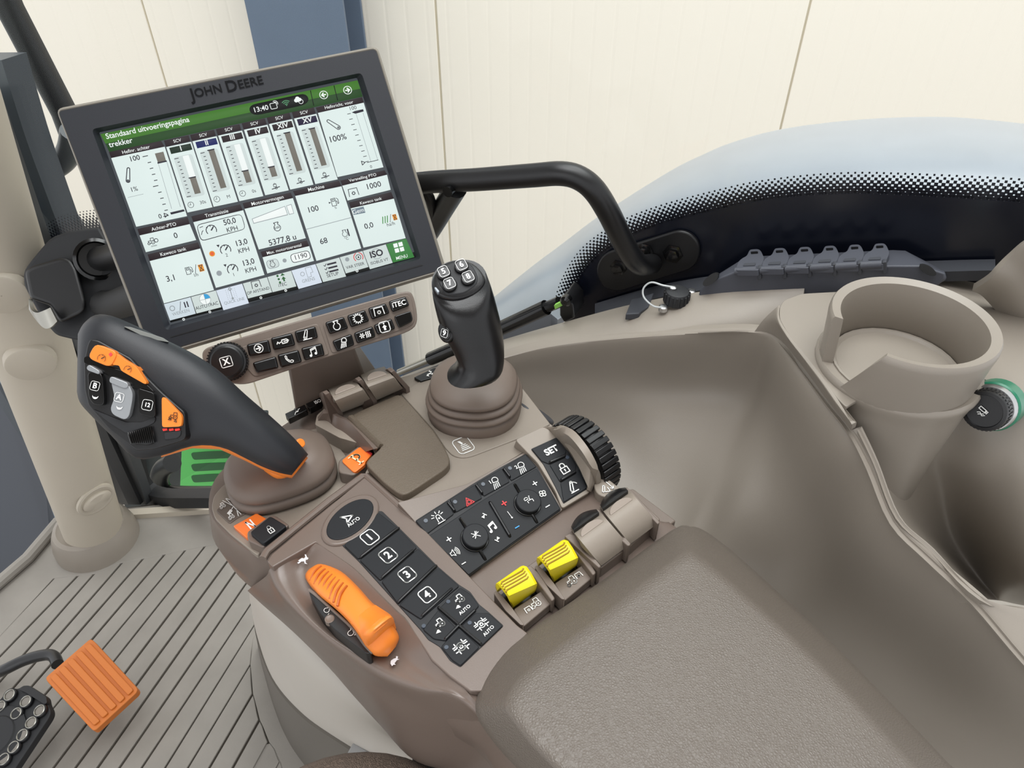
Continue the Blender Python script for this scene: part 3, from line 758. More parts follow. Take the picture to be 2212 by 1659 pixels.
# --- left flank with the throttle bowl
ST = [
 [(660, 430, .79), (600, 470, .789), (425, 565, .786), (390, 615, .768), (305, 680, .728), (300, 700, .68), (420, 700, .67)],
 [(715, 470, .791), (592, 540, .780), (455, 650, .783), (430, 700, .764), (375, 757, .726), (380, 772, .68), (480, 760, .67)],
 [(860, 570, .793), (620, 660, .777), (520, 745, .781), (500, 795, .761), (482, 853, .724), (492, 872, .67), (560, 850, .66)],
 [(980, 690, .793), (730, 830, .774), (620, 855, .779), (605, 905, .758), (602, 958, .722), (612, 985, .67), (700, 960, .66)],
 [(1090, 800, .793), (900, 965, .774), (745, 965, .777), (725, 1018, .755), (722, 1085, .72), (748, 1122, .66), (840, 1100, .65)],
 [(1160, 870, .792), (1070, 1040, .775), (890, 1065, .775), (858, 1118, .751), (862, 1205, .716), (872, 1272, .65), (960, 1240, .64)],
 [(1290, 1070, .789), (1200, 1115, .779), (1050, 1165, .775), (1020, 1225, .75), (1026, 1345, .712), (1015, 1432, .64), (1090, 1400, .62)],
 [(1390, 1160, .788), (1325, 1205, .784), (1240, 1238, .780), (1230, 1322, .752), (1235, 1445, .712), (1205, 1622, .63), (1290, 1560, .60)],
 [(1470, 1230, .788), (1445, 1260, .786), (1405, 1275, .783), (1432, 1385, .753), (1490, 1505, .712), (1490, 1690, .63), (1560, 1640, .60)],
 [(1530, 1300, .786), (1545, 1335, .783), (1560, 1400, .776), (1700, 1525, .748), (1810, 1605, .71), (1830, 1770, .63), (1880, 1740, .60)],
 [(1800, 1600, .78), (1800, 1640, .776), (1810, 1700, .77), (1950, 1800, .745), (2060, 1880, .71), (2080, 2050, .63), (2120, 2040, .60)]]
rows = [[PZ(*c4(s[k])) for s in ST] for k in range(7)]
grid('flank', rows, TAUPE, con, thick=.004, ku=5, kv=5, angle=60)
# --- raised module top that carries the oval and the number keys
mod = c4((925, 78), (1190, 300), (1480, 600), (1755, 882), (1812, 925), (1700, 1040), (1560, 1240), (1500, 1240), (1390, 1160), (1290, 1070), (1160, 870), (1090, 800), (980, 690), (860, 570), (715, 470), (660, 430), (425, 565), (396, 535), (420, 495))
prism('module_top', rp(mod, 3), T, 0.001, .03, TAUPE, con, bevel=.0012)
# proud lip round the module's front
tube('module_lip', [T.at(*p) - Vector((0, 0, .0005)) for p in c4((372, 520), (395, 480), (560, 345), (740, 200), (915, 72), (935, 72), (1010, 140), (1110, 232), (1190, 300))], .0032, TAUPE, con, n=10)
# --- lever deck
deck = c4((92, 240), (105, 180), (150, 125), (230, 70), (420, -60), (560, -160), (700, -200), (900, 60), (905, 80), (640, 280), (500, 385), (360, 480), (345, 505), (200, 390), (110, 300))
prism('lever_deck', rp(deck, 8), zplane(.773), .001, .004, DECK, con, bevel=.001)
# --- upper deck and joystick deck
ud = c3((905, 990), (930, 985), (1165, 1222), (1760, 868), (1712, 808), (1905, 740), (1790, 640), (1700, 470), (1290, 428), (1100, 478), (960, 500), (740, 600), (650, 680), (640, 730), (770, 800), (945, 850), (960, 890))
prism('upper_deck', rp(ud, 3), T, 0, .03, DECK, con, bevel=.0012)
jd = d5((1000, 400), (1072, 480), (1310, 742), (1425, 920), (1500, 1000, 30), (1630, 1015, 20), (2110, 832), (2212, 790), (2430, 690), (2220, 420), (2080, 240), (1350, 165), (1080, 345))
prism('joystick_deck', rp(jd, 4), T, .0012, .004, DECK, con, bevel=.0008)
icon(IC_HAND, *d5((1597, 895)), 19, T.off(.0014), (1, -.4), WHT, con, lw=.09)
# --- trough behind the key panel
tr = c5((100, 770), (500, 600), (1340, 480), (1480, 580), (1620, 560), (1914, 780), (1400, 1150), (900, 1560), (480, 1165))
prism('rear_tray', tr, zplane(.758), 0, .02, TAUPE_D, con, bevel=.001)
# --- wrist pad
wp = d5((520, 600, 30), (985, 398, 10), (1072, 480, 8), (1310, 745, 8), (1420, 915, 10), (1478, 1040, 30), (1430, 1115, 20), (1060, 1360, 20), (985, 1362, 20), (840, 1250, 8), (660, 1072, 14), (690, 1020, 14), (790, 935, 10), (812, 895, 14), (700, 790, 8), (500, 668, 20))
prism('wrist_pad', rp(wp, 8), zplane(.797), .001, .008, WRIST, con, bevel=.002)
# raised left cheek of the wrist rest
ch = [[T.at(*p, .012) for p in d5((500, 610), (600, 690), (700, 790), (800, 880))], [zplane(.795).at(*p) for p in d5((480, 650), (575, 760), (670, 850), (770, 940))], [zplane(.775).at(*p) for p in d5((470, 690), (560, 800), (650, 900), (750, 975))]]
grid('wrist_cheek', ch, WRIST, con, thick=.004, ku=4, kv=3)
chk = [[PZ(*p, .80) for p in d5((255, 590), (330, 590), (400, 625), (480, 655), (600, 770), (740, 930))], [PZ(*p, .785) for p in d5((190, 680), (280, 690), (360, 760), (440, 810), (560, 900), (640, 960))], [PZ(*p, .765) for p in d5((180, 700), (260, 760), (330, 830), (400, 890), (500, 950), (560, 960))]]
grid('paddle_cheek', chk, TAUPE, con, thick=.004, ku=4, kv=4)
# --- two flip paddles
def paddle(bl, br, fl, fr, dome):
    zb, zt_, zf = .795, .822, .799
    BL, BR, FL, FR = [Vector(q) for q in d5(bl, br, fl, fr)]
    rows = []
    for t, z in ((-.28, .79), (-.12, .81), (.05, .821), (.25, .824), (.5, .819), (.75, .808), (1.0, .796)):
        L_ = BL.lerp(FL, t); R_ = BR.lerp(FR, t)
        rows.append([PZ(*L_.lerp(R_, s), z) for s in (0, .02, .25, .5, .75, .98, 1)])
    p = grid('flip_paddle', rows, DECK, con, thick=.006, kv=2)
    # half-round thumb recess at the back of the paddle
    pts = []
    B_ = BL.lerp(FL, .10); Bq = BR.lerp(FR, .10)
    n = 14
    pl = plane3(PZ(*B_, .8235), PZ(*Bq, .8235), PZ(*BL.lerp(FL, .35), .8245))
    for i in range(n + 1):
        a = math.pi * i / n
        c = B_.lerp(Bq, .5 - .38 * math.cos(a)); up = (BL - FL) * (.26 * math.sin(a))
        pts.append(tuple(c + up))
    prism('thumb_recess', pts, pl, .0008, .003, M('taupe_worn', (140, 128, 118), .4), p, bevel=.0006)
    return p
paddle((330, 400), (585, 300), (437, 582), (722, 470), 0)
paddle((640, 262), (880, 185), (770, 462), (1022, 350), 0)
def fin(pts, zt_=.822, th=.004):
    P = [Vector(q) for q in d5(*pts)]
    n = len(P)
    zs = [.79, .812, .826, .826, .815, .797]
    A_ = [PZ(*p, z) for p, z in zip(P, zs)]
    base = [Vector((a.x, a.y, .785)) for a in A_]
    prism3('paddle_fin', A_ + base[::-1], LX, th / 2, th / 2, TAUPE, con, bevel=.001)
fin([(230, 400), (240, 385), (270, 375), (300, 400), (350, 470), (425, 590)])
fin([(560, 300), (555, 262), (580, 245), (610, 270), (670, 350), (755, 470)])
fin([(850, 180), (865, 160), (885, 155), (920, 185), (980, 260), (1062, 350)])
# --- black legend strips at the back edge
sb = c3((480, 672), (585, 622), (600, 650), (500, 700))
s1 = prism('legend_strip', rp(sb, 2), zplane(.792), .001, .006, BLKG, con, bevel=.0008)
icon([('s', [(-1, -.6), (-.3, .0), (.9, .3)]), ('f', [(-.5, -.2), (.2, .3), (.5, .1), (.1, -.3)]), ('c', .1, .55, .3)], *c3((545, 660)), 9, zplane(.7932), (1, -.48), WHT, s1)
sb = c3((590, 620), (690, 575), (680, 610), (610, 645))
s2_ = prism('legend_strip', rp(sb, 2), zplane(.792), .001, .006, BLKG, con, bevel=.0008)
text('ISO', *c3((655, 610)), 7, zplane(.7932), (1, -.42), WHT, s2_, bold=.02)
sb = c3((1165, 480), (1270, 430), (1320, 425), (1300, 470), (1200, 500))
s3 = prism('legend_strip', rp(sb, 2), zplane(.792), .001, .006, BLKG, con, bevel=.0008)
icon([('f', [(-1, -.3), (-.5, .2), (-.45, -.6)]), ('s', [(-.5, -.1), (.0, .1)], False, .25), ('f', [(0, .6), (.4, .9), (.45, .3)]), ('f', [(.2, -.3), (.6, .1), (.8, -.5)]), ('s', [(.1, -.1), (.6, .5)], False, .2)], *c3((1250, 462)), 9, zplane(.7932), (1, -.3), WHT, s3)
# --- P indicator
pi_ = prism('park_indicator_frame', rp(d5((400, 1040), (620, 880), (740, 960), (660, 1060), (555, 1180), (400, 1150)), 8), zplane(.783), .004, .012, TAUPE_D, con, bevel=.0012)
pl_ = prism('park_indicator', rp(d5((430, 1040), (612, 902), (728, 972), (655, 1056), (660, 1072), (556, 1156)), 6), zplane(.788), .0006, .003, LENS, con, bevel=.0008)
icon([('s', [(-.35, -.95), (-.35, .9)], False, .24), ('s', [(-.35, .8), (.1, .8)] + arc(.1, .35, .45, 90, -90, 8) + [(-.35, -.1)], False, .24), ('s', [(-.8, .95), (.0, .95)], False, .16), ('s', [(-.75, -.95), (.1, -.95)], False, .16)], *d5((588, 1020)), 14, zplane(.789), (.62, -.5), M('pale_print', (248, 215, 170), .5), pl_)
prism('red_reflector', rp(d5((635, 925), (645, 918), (728, 970), (712, 985)), 1), zplane(.789), .0004, .001, REDP, pl_)
# --- N indicator, lock key, shift pictogram
pg = prism('shift_pictogram', rp(c4((115, 258), (205, 180), (300, 235), (305, 260), (230, 300), (190, 330)), 5), zplane(.7745), .0006, .003, M('pictogram_plate', (98, 88, 80), .35), con, bevel=.0006)
icon(IC_SHIFT, *c4((212, 238)), 26, zplane(.7755), (1, -.62), WHT, pg, lw=.06)
n_ = prism('neutral_indicator', rp(c4((210, 342), (338, 272), (395, 305), (330, 350), (287, 408)), 3), zplane(.776), .002, .004, LENS, con, bevel=.0008)
icon([('s', [(-.5, -.8), (-.5, .8), (.5, -.8), (.5, .8)], False, .3)], *c4((305, 335)), 11, zplane(.7784), (1, -.6), WHT, n_)
lk0 = prism('lock_key_frame', rp(c4((285, 375), (410, 285), (440, 285), (515, 335), (500, 350), (375, 460), (290, 420)), 6), zplane(.782), .002, .014, TAUPE, con, bevel=.0015)
lk = prism('lock_key', rp(c4((300, 377), (412, 287), (503, 342), (375, 440)), 6), zplane(.787), .001, .004, BTN, con, bevel=.001)
icon(IC_LOCK, *c4((412, 362)), 9.5, zplane(.7884), (1, -.6), WHT, lk, lw=.18)
# --- AUTO oval
def oval(cx, cy, ax, ay, ang, n=40):
    ca, sa = math.cos(ang), math.sin(ang)
    return [(cx + ax * math.cos(t) * ca - ay * math.sin(t) * sa, cy + ax * math.cos(t) * sa + ay * math.sin(t) * ca) for t in [2 * math.pi * i / n for i in range(n)]]
o1 = oval(*c4((845, 307)), c4((1000, 0))[0] * 0 + 73, 41, math.radians(-38))
prism('oval_ring', o1, T, .003, .004, TAUPE, con, bevel=.0016)
o2 = oval(*c4((845, 305)), 60, 31, math.radians(-38))
ok = prism('auto_key', o2, T.off(.003), .0008, .003, BTN, con, bevel=.0008)
tp = T.off(.004)
icon([('s', [(-.85, .9), (.7, 0), (-.85, -.55), (-.35, .15)], True, .2)], *c4((840, 300)), 13, tp, (1, -.72), WHT, ok, lw=.2)
text('AUTO', *c4((866, 322)), 8, tp, (1, -.72), WHT, ok, bold=.015)
# --- number keys: sheet, keys and separating ridges
KS = T.off(.001)
sheet = c4((800, 445), (995, 262), (1020, 260), (1118, 356), (1322, 560), (1440, 662), (1500, 700), (1548, 768), (1600, 810), (1682, 884), (1446, 1110), (1390, 1075), (1335, 1000), (1270, 960), (1235, 915), (1110, 775), (890, 532))
prism('key_sheet', rp(sheet, 4), KS, .0006, .002, BLKR, con, bevel=.0004)
KP = KS.off(.0008)
def key(poly, up=.0012, r=4, **kw): return prism('key', rp(poly, r), KS.off(.0006), up, .0006, BTN, con, bevel=.0006, **kw)
keys = [
 (c4((812, 446), (1000, 268), (1110, 355), (890, 522)), '1', (953, 405)),
 (c4((897, 528), (1116, 362), (1210, 458), (1010, 638)), '2', (1053, 503)),
 (c4((1016, 644), (1216, 464), (1318, 562), (1104, 762)), '3', (1157, 608)),
 (c4((1112, 772), (1324, 568), (1440, 668), (1395, 705), (1230, 848)), '4', (1266, 718))]
for poly, s, c in keys:
    kk = key(poly)
    cx, cy = c4(c)
    icon(dashbox(), cx, cy, 16.5, KS.off(.0019), (1, -.72), WHT, kk, lw=.13)
    text(s, cx, cy, 17, KS.off(.0019), (1, -.72), WHT, kk, bold=.03)
k5 = key(c4((1330, 790), (1445, 676), (1502, 712), (1548, 775), (1515, 812), (1425, 882)))
icon(IC_TRACT_ARROW, *c4((1440, 755)), 16, KS.off(.0019), (1, -.72), WHT, k5, lw=.13)
text('AUTO', *c4((1470, 800)), 7.5, KS.off(.0019), (1, -.85), WHT, k5, bold=.015)
k6 = key(c4((1242, 905), (1325, 798), (1420, 892), (1362, 965), (1300, 955)))
icon(IC_TRACT_ARROW, *c4((1333, 888)), 16.5, KS.off(.0019), (1, -.72), WHT, k6, lw=.13)
k7 = key(c4((1452, 885), (1528, 815), (1600, 815), (1676, 884), (1560, 995)))
icon(IC_DIFF, *c4((1560, 878)), 15, KS.off(.0019), (1, -.72), WHT, k7, lw=.13)
text('AUTO', *c4((1600, 914)), 7.5, KS.off(.0019), (1, -1.0), WHT, k7, bold=.015)
k8 = key(c4((1340, 998), (1370, 965), (1440, 895), (1550, 1000), (1446, 1102), (1400, 1070)))
icon(IC_DIFF, *c4((1450, 1000)), 17, KS.off(.0019), (1, -.72), WHT, k8, lw=.14)
for c in ((1380, 755), (1247, 887), (1497, 870), (1370, 1003)):
    disc('indicator_lamp', KS.at(*c4(c), .0018), T.n, .0015, .0004, .001, M('led_grey', (58, 66, 78), .3), con, seg=12)
def ridge(a, b, w=5, h=.0028):
    A_ = KS.at(*c4(a)); B_ = KS.at(*c4(b))
    tube('key_ridge', [A_ + T.n * .0012, A_.lerp(B_, .03) + T.n * .002, B_.lerp(A_, .03) + T.n * .002, B_ + T.n * .0012], .0011, BLK, con, n=8)
for a, b in (((905, 520), (1112, 360)), ((1020, 632), (1190, 483)), ((1108, 765), (1316, 565)), ((1238, 840), (1400, 692)), ((1328, 792), (1440, 888)), ((1365, 965), (1438, 890)), ((1438, 890), (1525, 808)), ((1440, 892), (1560, 993))):
    ridge(a, b)
# --- throttle lever: orange ribbed slider on a wheel
thr_n = (T.n + Vector((-.25, -.2, 0))).normalized()
sect = []
def orange_band():
    top = [(650, 556), (690, 547), (790, 592), (880, 675), (960, 765), (1040, 830), (1085, 905), (1108, 955), (1095, 1000)]
    botm = [(612, 585), (606, 625), (670, 708), (770, 790), (850, 870), (905, 945), (940, 1000), (985, 1045), (1050, 1052)]
    zt_ = [.779, .787, .798, .803, .806, .806, .800, .793, .783]
    rows = [[], [], [], [], [], []]
    for (a, b, z) in zip(top, botm, zt_):
        a = Vector(c4(a)); b = Vector(c4(b))
        for k, (t, dz) in enumerate(((-.06, -.018), (.0, -.004), (.22, .0), (.72, .0), (1.0, -.005), (1.03, -.022))):
            rows[k].append(PZ(*a.lerp(b, t), z + dz))
    return rows
thr = grid('throttle_slider', orange_band(), ORG, con, thick=.006, ku=4, kv=3, angle=60)
for i in range(8):
    t = i / 7
    a = Vector((690, 562)).lerp(Vector((828, 668)), t); b = Vector((632, 640)).lerp(Vector((778, 778)), t)
    m_ = a.lerp(b, .5) + Vector((-8, -10))
    pts = []
    for q, z in ((a, -.0016), (m_, .0), (b, -.0014)):
        zz = .7895 + .0140 * t ** .7
        pts.append(PZ(*c4(tuple(q)), zz + z))
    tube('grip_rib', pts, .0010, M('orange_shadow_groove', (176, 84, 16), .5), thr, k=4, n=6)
tab = [[(850, 868, .802), (895, 830, .8065), (945, 788, .8065), (985, 772, .802)], [(888, 905, .803), (930, 868, .810), (985, 818, .810), (1025, 798, .803)], [(905, 935, .806), (945, 905, .8165), (1035, 830, .8165), (1062, 822, .808)], [(916, 962, .806), (958, 925, .818), (1060, 843, .818), (1083, 848, .808)], [(938, 990, .798), (962, 980, .803), (1076, 878, .803), (1088, 868, .798)], [(940, 992, .788), (964, 984, .79), (1076, 882, .79), (1088, 870, .788)]]
grid('throttle_thumb_tab', [[PZ(*c4(q)) for q in r] for r in tab], ORG, thr, thick=.004, ku=3, kv=2, angle=60)
# black dial faces beside the slider
df = c4((618, 694), (650, 700), (700, 748), (770, 806), (850, 885), (905, 955), (965, 1028), (940, 1040), (850, 975), (755, 900), (680, 810))
dl = prism('throttle_dial', rp(df, 6), zplane(.7895), 0, .014, BLK, con, bevel=.001)
icon(IC_ENG + [('t', '1', 1.1, -.7, .5)], *c4((722, 800)), 8, zplane(.790), (1, .8), WHT, dl, lw=.12)
icon(IC_ENG + [('t', '2', 1.1, -.3, .5)], *c4((852, 922)), 9, zplane(.790), (1, .2), WHT, dl, lw=.12)
tube('dial_rim', [zplane(.790).at(*p) for p in c4((622, 690), (662, 720), (760, 808), (860, 900), (925, 988), (968, 1032))], .0011, TAUPE_D, con, k=3, n=8)
dk = lathe('dial_hub', zplane(.7895).at(*c4((735, 848))), T.n, [(.0005, .0002), (.0022, .0002), (.0028, .0006), (.0034, .0002), (.0034, -.004)], TAUPE_D, con, seg=20, cap1=False)
icon(IC_RABBIT, *c4((592, 525)), 12, plane3(PZ(*c4((560, 480)), .787), PZ(*c4((640, 500)), .784), PZ(*c4((590, 570)), .779)).off(.004), (1, .1), M('worn_print', (205, 205, 208), .6), con)
icon(IC_TURTLE, *c4((1088, 1080)), 13, plane3(PZ(*c4((1060, 1060)), .773), PZ(*c4((1140, 1050)), .776), PZ(*c4((1090, 1130)), .777)).off(.004), (.75, -1), M('worn_print', (205, 205, 208), .6), con)
# ================================================================== key panel (radio and climate), wheel, rockers, pad
RP = plane3(PZ(*c5((115, 780)), .793), PZ(*c5((880, 315)), .793), PZ(*c5((480, 1165)), .776))
bz = prism('panel_surround', rp(c5((-5, 655), (105, 775), (190, 885), (480, 1170), (1135, 705), (960, 400), (885, 300), (470, 530)), 4), RP, -.0012, .02, TAUPE_D, con, bevel=.001)
pan = c5((118, 780), (500, 535), (700, 415), (878, 318), (962, 412), (1125, 704), (800, 935), (484, 1164), (330, 1010), (192, 882))
radio = prism('radio_panel', rp(pan, 3), RP, .0005, .004, BLKR, con, bevel=.0006)
R1 = RP.off(.0005)
def rkey(poly, name='key', up=.001, mat=BTN):
    return prism(name, rp(poly, 3), R1, up, .0005, mat, con, bevel=.0006)
R2 = RP.off(.0019)
DRR = (1, -.6)
strip_keys = [
 (c5((122, 782), (345, 640), (385, 735), (200, 872)), IC_BEACON, (282, 765), 14, WHT),
 (c5((355, 632), (530, 530), (580, 625), (400, 722)), IC_TRI, (485, 648), 10, REDP),
 (c5((540, 522), (715, 418), (770, 512), (592, 612)), IC_LIGHT, (672, 522), 13, WHT),
 (c5((725, 412), (875, 322), (955, 408), (780, 505)), IC_LIGHT, (852, 418), 13, WHT)]
for i, (poly, ic, c, s, m) in enumerate(strip_keys):
    k = rkey(poly)
    icon(ic, *c5(c), s, R2, DRR, m, k, lw=.12)
    if i > 1: text(str(i - 1), *c5((c[0] - 38, c[1] - 4)), 8, R2, DRR, WHT, k, bold=.02)
for a, b in (((340, 660), (390, 722)), ((535, 540), (580, 600)), ((725, 428), (770, 488))):
    A_, B_ = R1.at(*c5(a)), R1.at(*c5(b))
    tube('key_ridge', [A_, A_.lerp(B_, .1) + RP.n * .0022, B_.lerp(A_, .1) + RP.n * .0022, B_], .0010, BLK, con, n=8)
for c in ((190, 782), (392, 652), (585, 530), (770, 420)):
    disc('indicator_lamp', RP.at(*c5(c), .0015), RP.n, .0017, .0005, .001, M('led_grey', (58, 66, 78), .3), con, seg=12)
lowk = rkey(c5((205, 888), (580, 640), (955, 418), (1118, 700), (800, 925), (486, 1155), (335, 1005)), 'radio_face', up=.0009)
def rknob(c, rpx, slot):
    ctr_ = RP.at(*c5(c))
    r = .5 * (RP.at(*c5((c[0] + rpx, c[1]))) - RP.at(*c5((c[0] - rpx, c[1])))).length
    A_, B_ = RP.at(*c5(slot[0])), RP.at(*c5(slot[1]))
    tube('knob_groove', [A_ + RP.n * .0008, A_.lerp(B_, .04) + RP.n * .0016, B_.lerp(A_, .04) + RP.n * .0016, B_ + RP.n * .0008], .0014, BLKG, con, n=8)
    k = disc('rotary_knob', ctr_, RP.n, r * .98, .0075, .001, BTN, con, seg=40, bevel=.0010)
    disc('knob_collar', ctr_, RP.n, r * 1.07, .0025, .001, BLKG, k, seg=40, bevel=.0006)
    return k
k = rknob((525, 910), 92, ((425, 770), (600, 1055)))
RK = RP.off(.0078)
def upx(c):   # where the raised knob top's centre shows
    return proj(RP.at(*c5(c)) + RP.n * .0078)
icon(IC_MUTE, *upx((525, 910)), 9, RK, DRR, WHT, k, lw=.16)
k = rknob((888, 670), 88, ((800, 535), (955, 800)))
icon(IC_VENT, *upx((888, 670)), 9, RK, DRR, WHT, k, lw=.16)
A_, B_ = RP.at(*c5((630, 660))), RP.at(*c5((768, 895)))
tube('key_ridge', [A_ + RP.n * .001, A_.lerp(B_, .03) + RP.n * .0025, B_.lerp(A_, .03) + RP.n * .0025, B_ + RP.n * .001], .0013, BLK, con, n=8)
R3 = RP.off(.0018)
PLUS = [('s', [(-.9, 0), (.9, 0)]), ('s', [(0, -.9), (0, .9)])]; MINUS = [('s', [(-.9, 0), (.9, 0)])]
for it, c, s, m, lw, d in ((PLUS, (350, 910), 6, WHT, .35, DRR), (IC_SPK, (392, 998), 11, WHT, .13, DRR), (MINUS, (452, 1075), 5, WHT, .4, DRR), (PLUS, (942, 525), 5.5, WHT, .35, DRR), (MINUS, (1030, 682), 5, WHT, .4, DRR),
                     (IC_FAN, (995, 595), 9, WHT, .2, DRR), (PLUS, (730, 662), 6, REDP, .4, DRR), (MINUS, (820, 826), 5, BLUP, .45, DRR), (IC_MUSIC, (645, 828), 12, WHT, .2, DRR),
                     ([('s', [(0, -1), (0, 1)], False, .12), ('d', 0, -.8, .2)], (770, 742), 9, WHT, .2, DRR),
                     ([('f', [(-.7, -.6), (.6, 0), (-.7, .6)]), ('s', [(.7, -.7), (.7, .7)])], (590, 750), 6, WHT, .3, (.5, -1)), ([('f', [(.7, -.6), (-.6, 0), (.7, .6)]), ('s', [(-.7, -.7), (-.7, .7)])], (685, 908), 6, WHT, .3, (.5, -1))):
    icon(it, *c5(c), s, R3, d, m, lowk, lw=lw)
# --- SET key block
SP = plane3(PZ(*c5((915, 285)), .797), PZ(*c5((1090, 205)), .797), PZ(*c5((1140, 660)), .779))
prism('set_surround', rp(c5((805, 222), (1000, 130), (1100, 190), (1240, 360), (1325, 565), (1320, 585), (1130, 700), (1085, 580), (960, 380), (880, 300)), 8), SP, -.0005, .02, DECK, con, bevel=.0014)
prism('set_sheet', rp(c5((915, 286), (1090, 206), (1180, 310), (1250, 420), (1310, 556), (1140, 662), (1080, 540), (1000, 390)), 3), SP, .0003, .004, BLKR, con, bevel=.0005)
S1 = SP.off(.0003)
for poly, what, c in ((c5((922, 288), (1088, 212), (1160, 300), (1150, 335), (1040, 390), (990, 370)), 'SET', (1056, 298)), (c5((1045, 395), (1155, 342), (1175, 312), (1225, 400), (1220, 450), (1115, 510)), IC_LOCK, (1140, 420)), (c5((1120, 518), (1225, 455), (1245, 425), (1302, 553), (1142, 652)), IC_LIFT, (1203, 545))):
    k = prism('key', rp(poly, 3), S1, .001, .0005, BTN, con, bevel=.0006)
    if isinstance(what, str): text(what, *c5(c), 14, SP.off(.0017), (1, -.5), WHT, k, bold=.035)
    else: icon(what, *c5(c), 13, SP.off(.0017), (1, -.55), WHT, k, lw=.17)
for a, b in (((1040, 385), (1150, 338)), ((1118, 508), (1220, 448))):
    A_, B_ = S1.at(*c5(a)), S1.at(*c5(b))
    tube('key_ridge', [A_, A_.lerp(B_, .06) + SP.n * .002, B_.lerp(A_, .06) + SP.n * .002, B_], .0012, BLK, con, n=8)
disc('indicator_lamp', SP.at(*c5((1165, 345)), .0012), SP.n, .0018, .0005, .001, M('led_grey', (58, 66, 78), .3), con, seg=12)
# --- thumb wheel with its arched cover
wc_ = PZ(*c5((1270, 345)), .776)
whl = lathe('thumb_wheel', wc_, LX, [(.005, -.0105), (.031, -.0105), (.0345, -.008), (.036, 0), (.0345, .008), (.031, .0105), (.005, .0105)], BLK, con, seg=64)
def box3(name, c, ax, ay, az, hx, hy, hz, mat, parent, **kw):
    P = [c + ax * (sx * hx) + ay * (sy * hy) for sx, sy in ((-1, -1), (1, -1), (1, 1), (-1, 1))]
    return prism3(name, P, az, hz, hz, mat, parent, **kw)
for i in range(36):
    a = 2 * math.pi * i / 36
    rad = AX * math.cos(a) + Vector((0, 0, 1)) * math.sin(a); tan = LX.cross(rad)
    if rad.z < -.5: continue
    box3('tread_lug', wc_ + rad * .0362, LX, tan, rad, .0096, .0025, .0014, BLK, whl, bevel=.0007, seg=2)
cov = [[PZ(*c5(q), z) for q, z in (((1010, 135), .795), ((1075, 140), .806), ((1170, 170), .812), ((1260, 270), .812), ((1330, 390), .803), ((1368, 490), .786))], [PZ(*c5(q), z) for q, z in (((1040, 140), .796), ((1110, 150), .809), ((1195, 185), .816), ((1285, 290), .815), ((1348, 400), .804), ((1375, 480), .786))]]
cov0 = [[PZ(*c5(q), z) for q, z in (((960, 190), .79), ((1095, 205), .797), ((1180, 300), .797), ((1250, 420), .793), ((1312, 558), .784), ((1330, 585), .775))]]
grid('wheel_cover', [cov0[0], [a.lerp(b, .6) for a, b in zip(cov0[0], cov[0])], cov[0], cov[1], [p + Vector((.003, .003, -.02)) for p in cov[1]]], DECK, con, thick=.003, ku=4, kv=3)
tb = prism('lift_marker_tab', rp(c5((1345, 500, 8), (1420, 470, 8), (1550, 572, 8), (1530, 590, 8), (1440, 625, 20), (1360, 590, 15)), 6), zplane(.779), .002, .012, DECK, con, bevel=.001)
icon([('s', [(-.9, -.8), (-.5, .2), (-.25, .1), (-.55, -.85)], True), ('s', [(-.55, -.85), (.3, -.85), (.1, -.2)]), ('s', [(.2, .7), (.95, -.5)]), ('s', [(.5, -.35), (.95, -.55), (1.0, -.1)])], *c5((1435, 545)), 14, zplane(.7815), (1, -.15), WHT, tb, lw=.11)
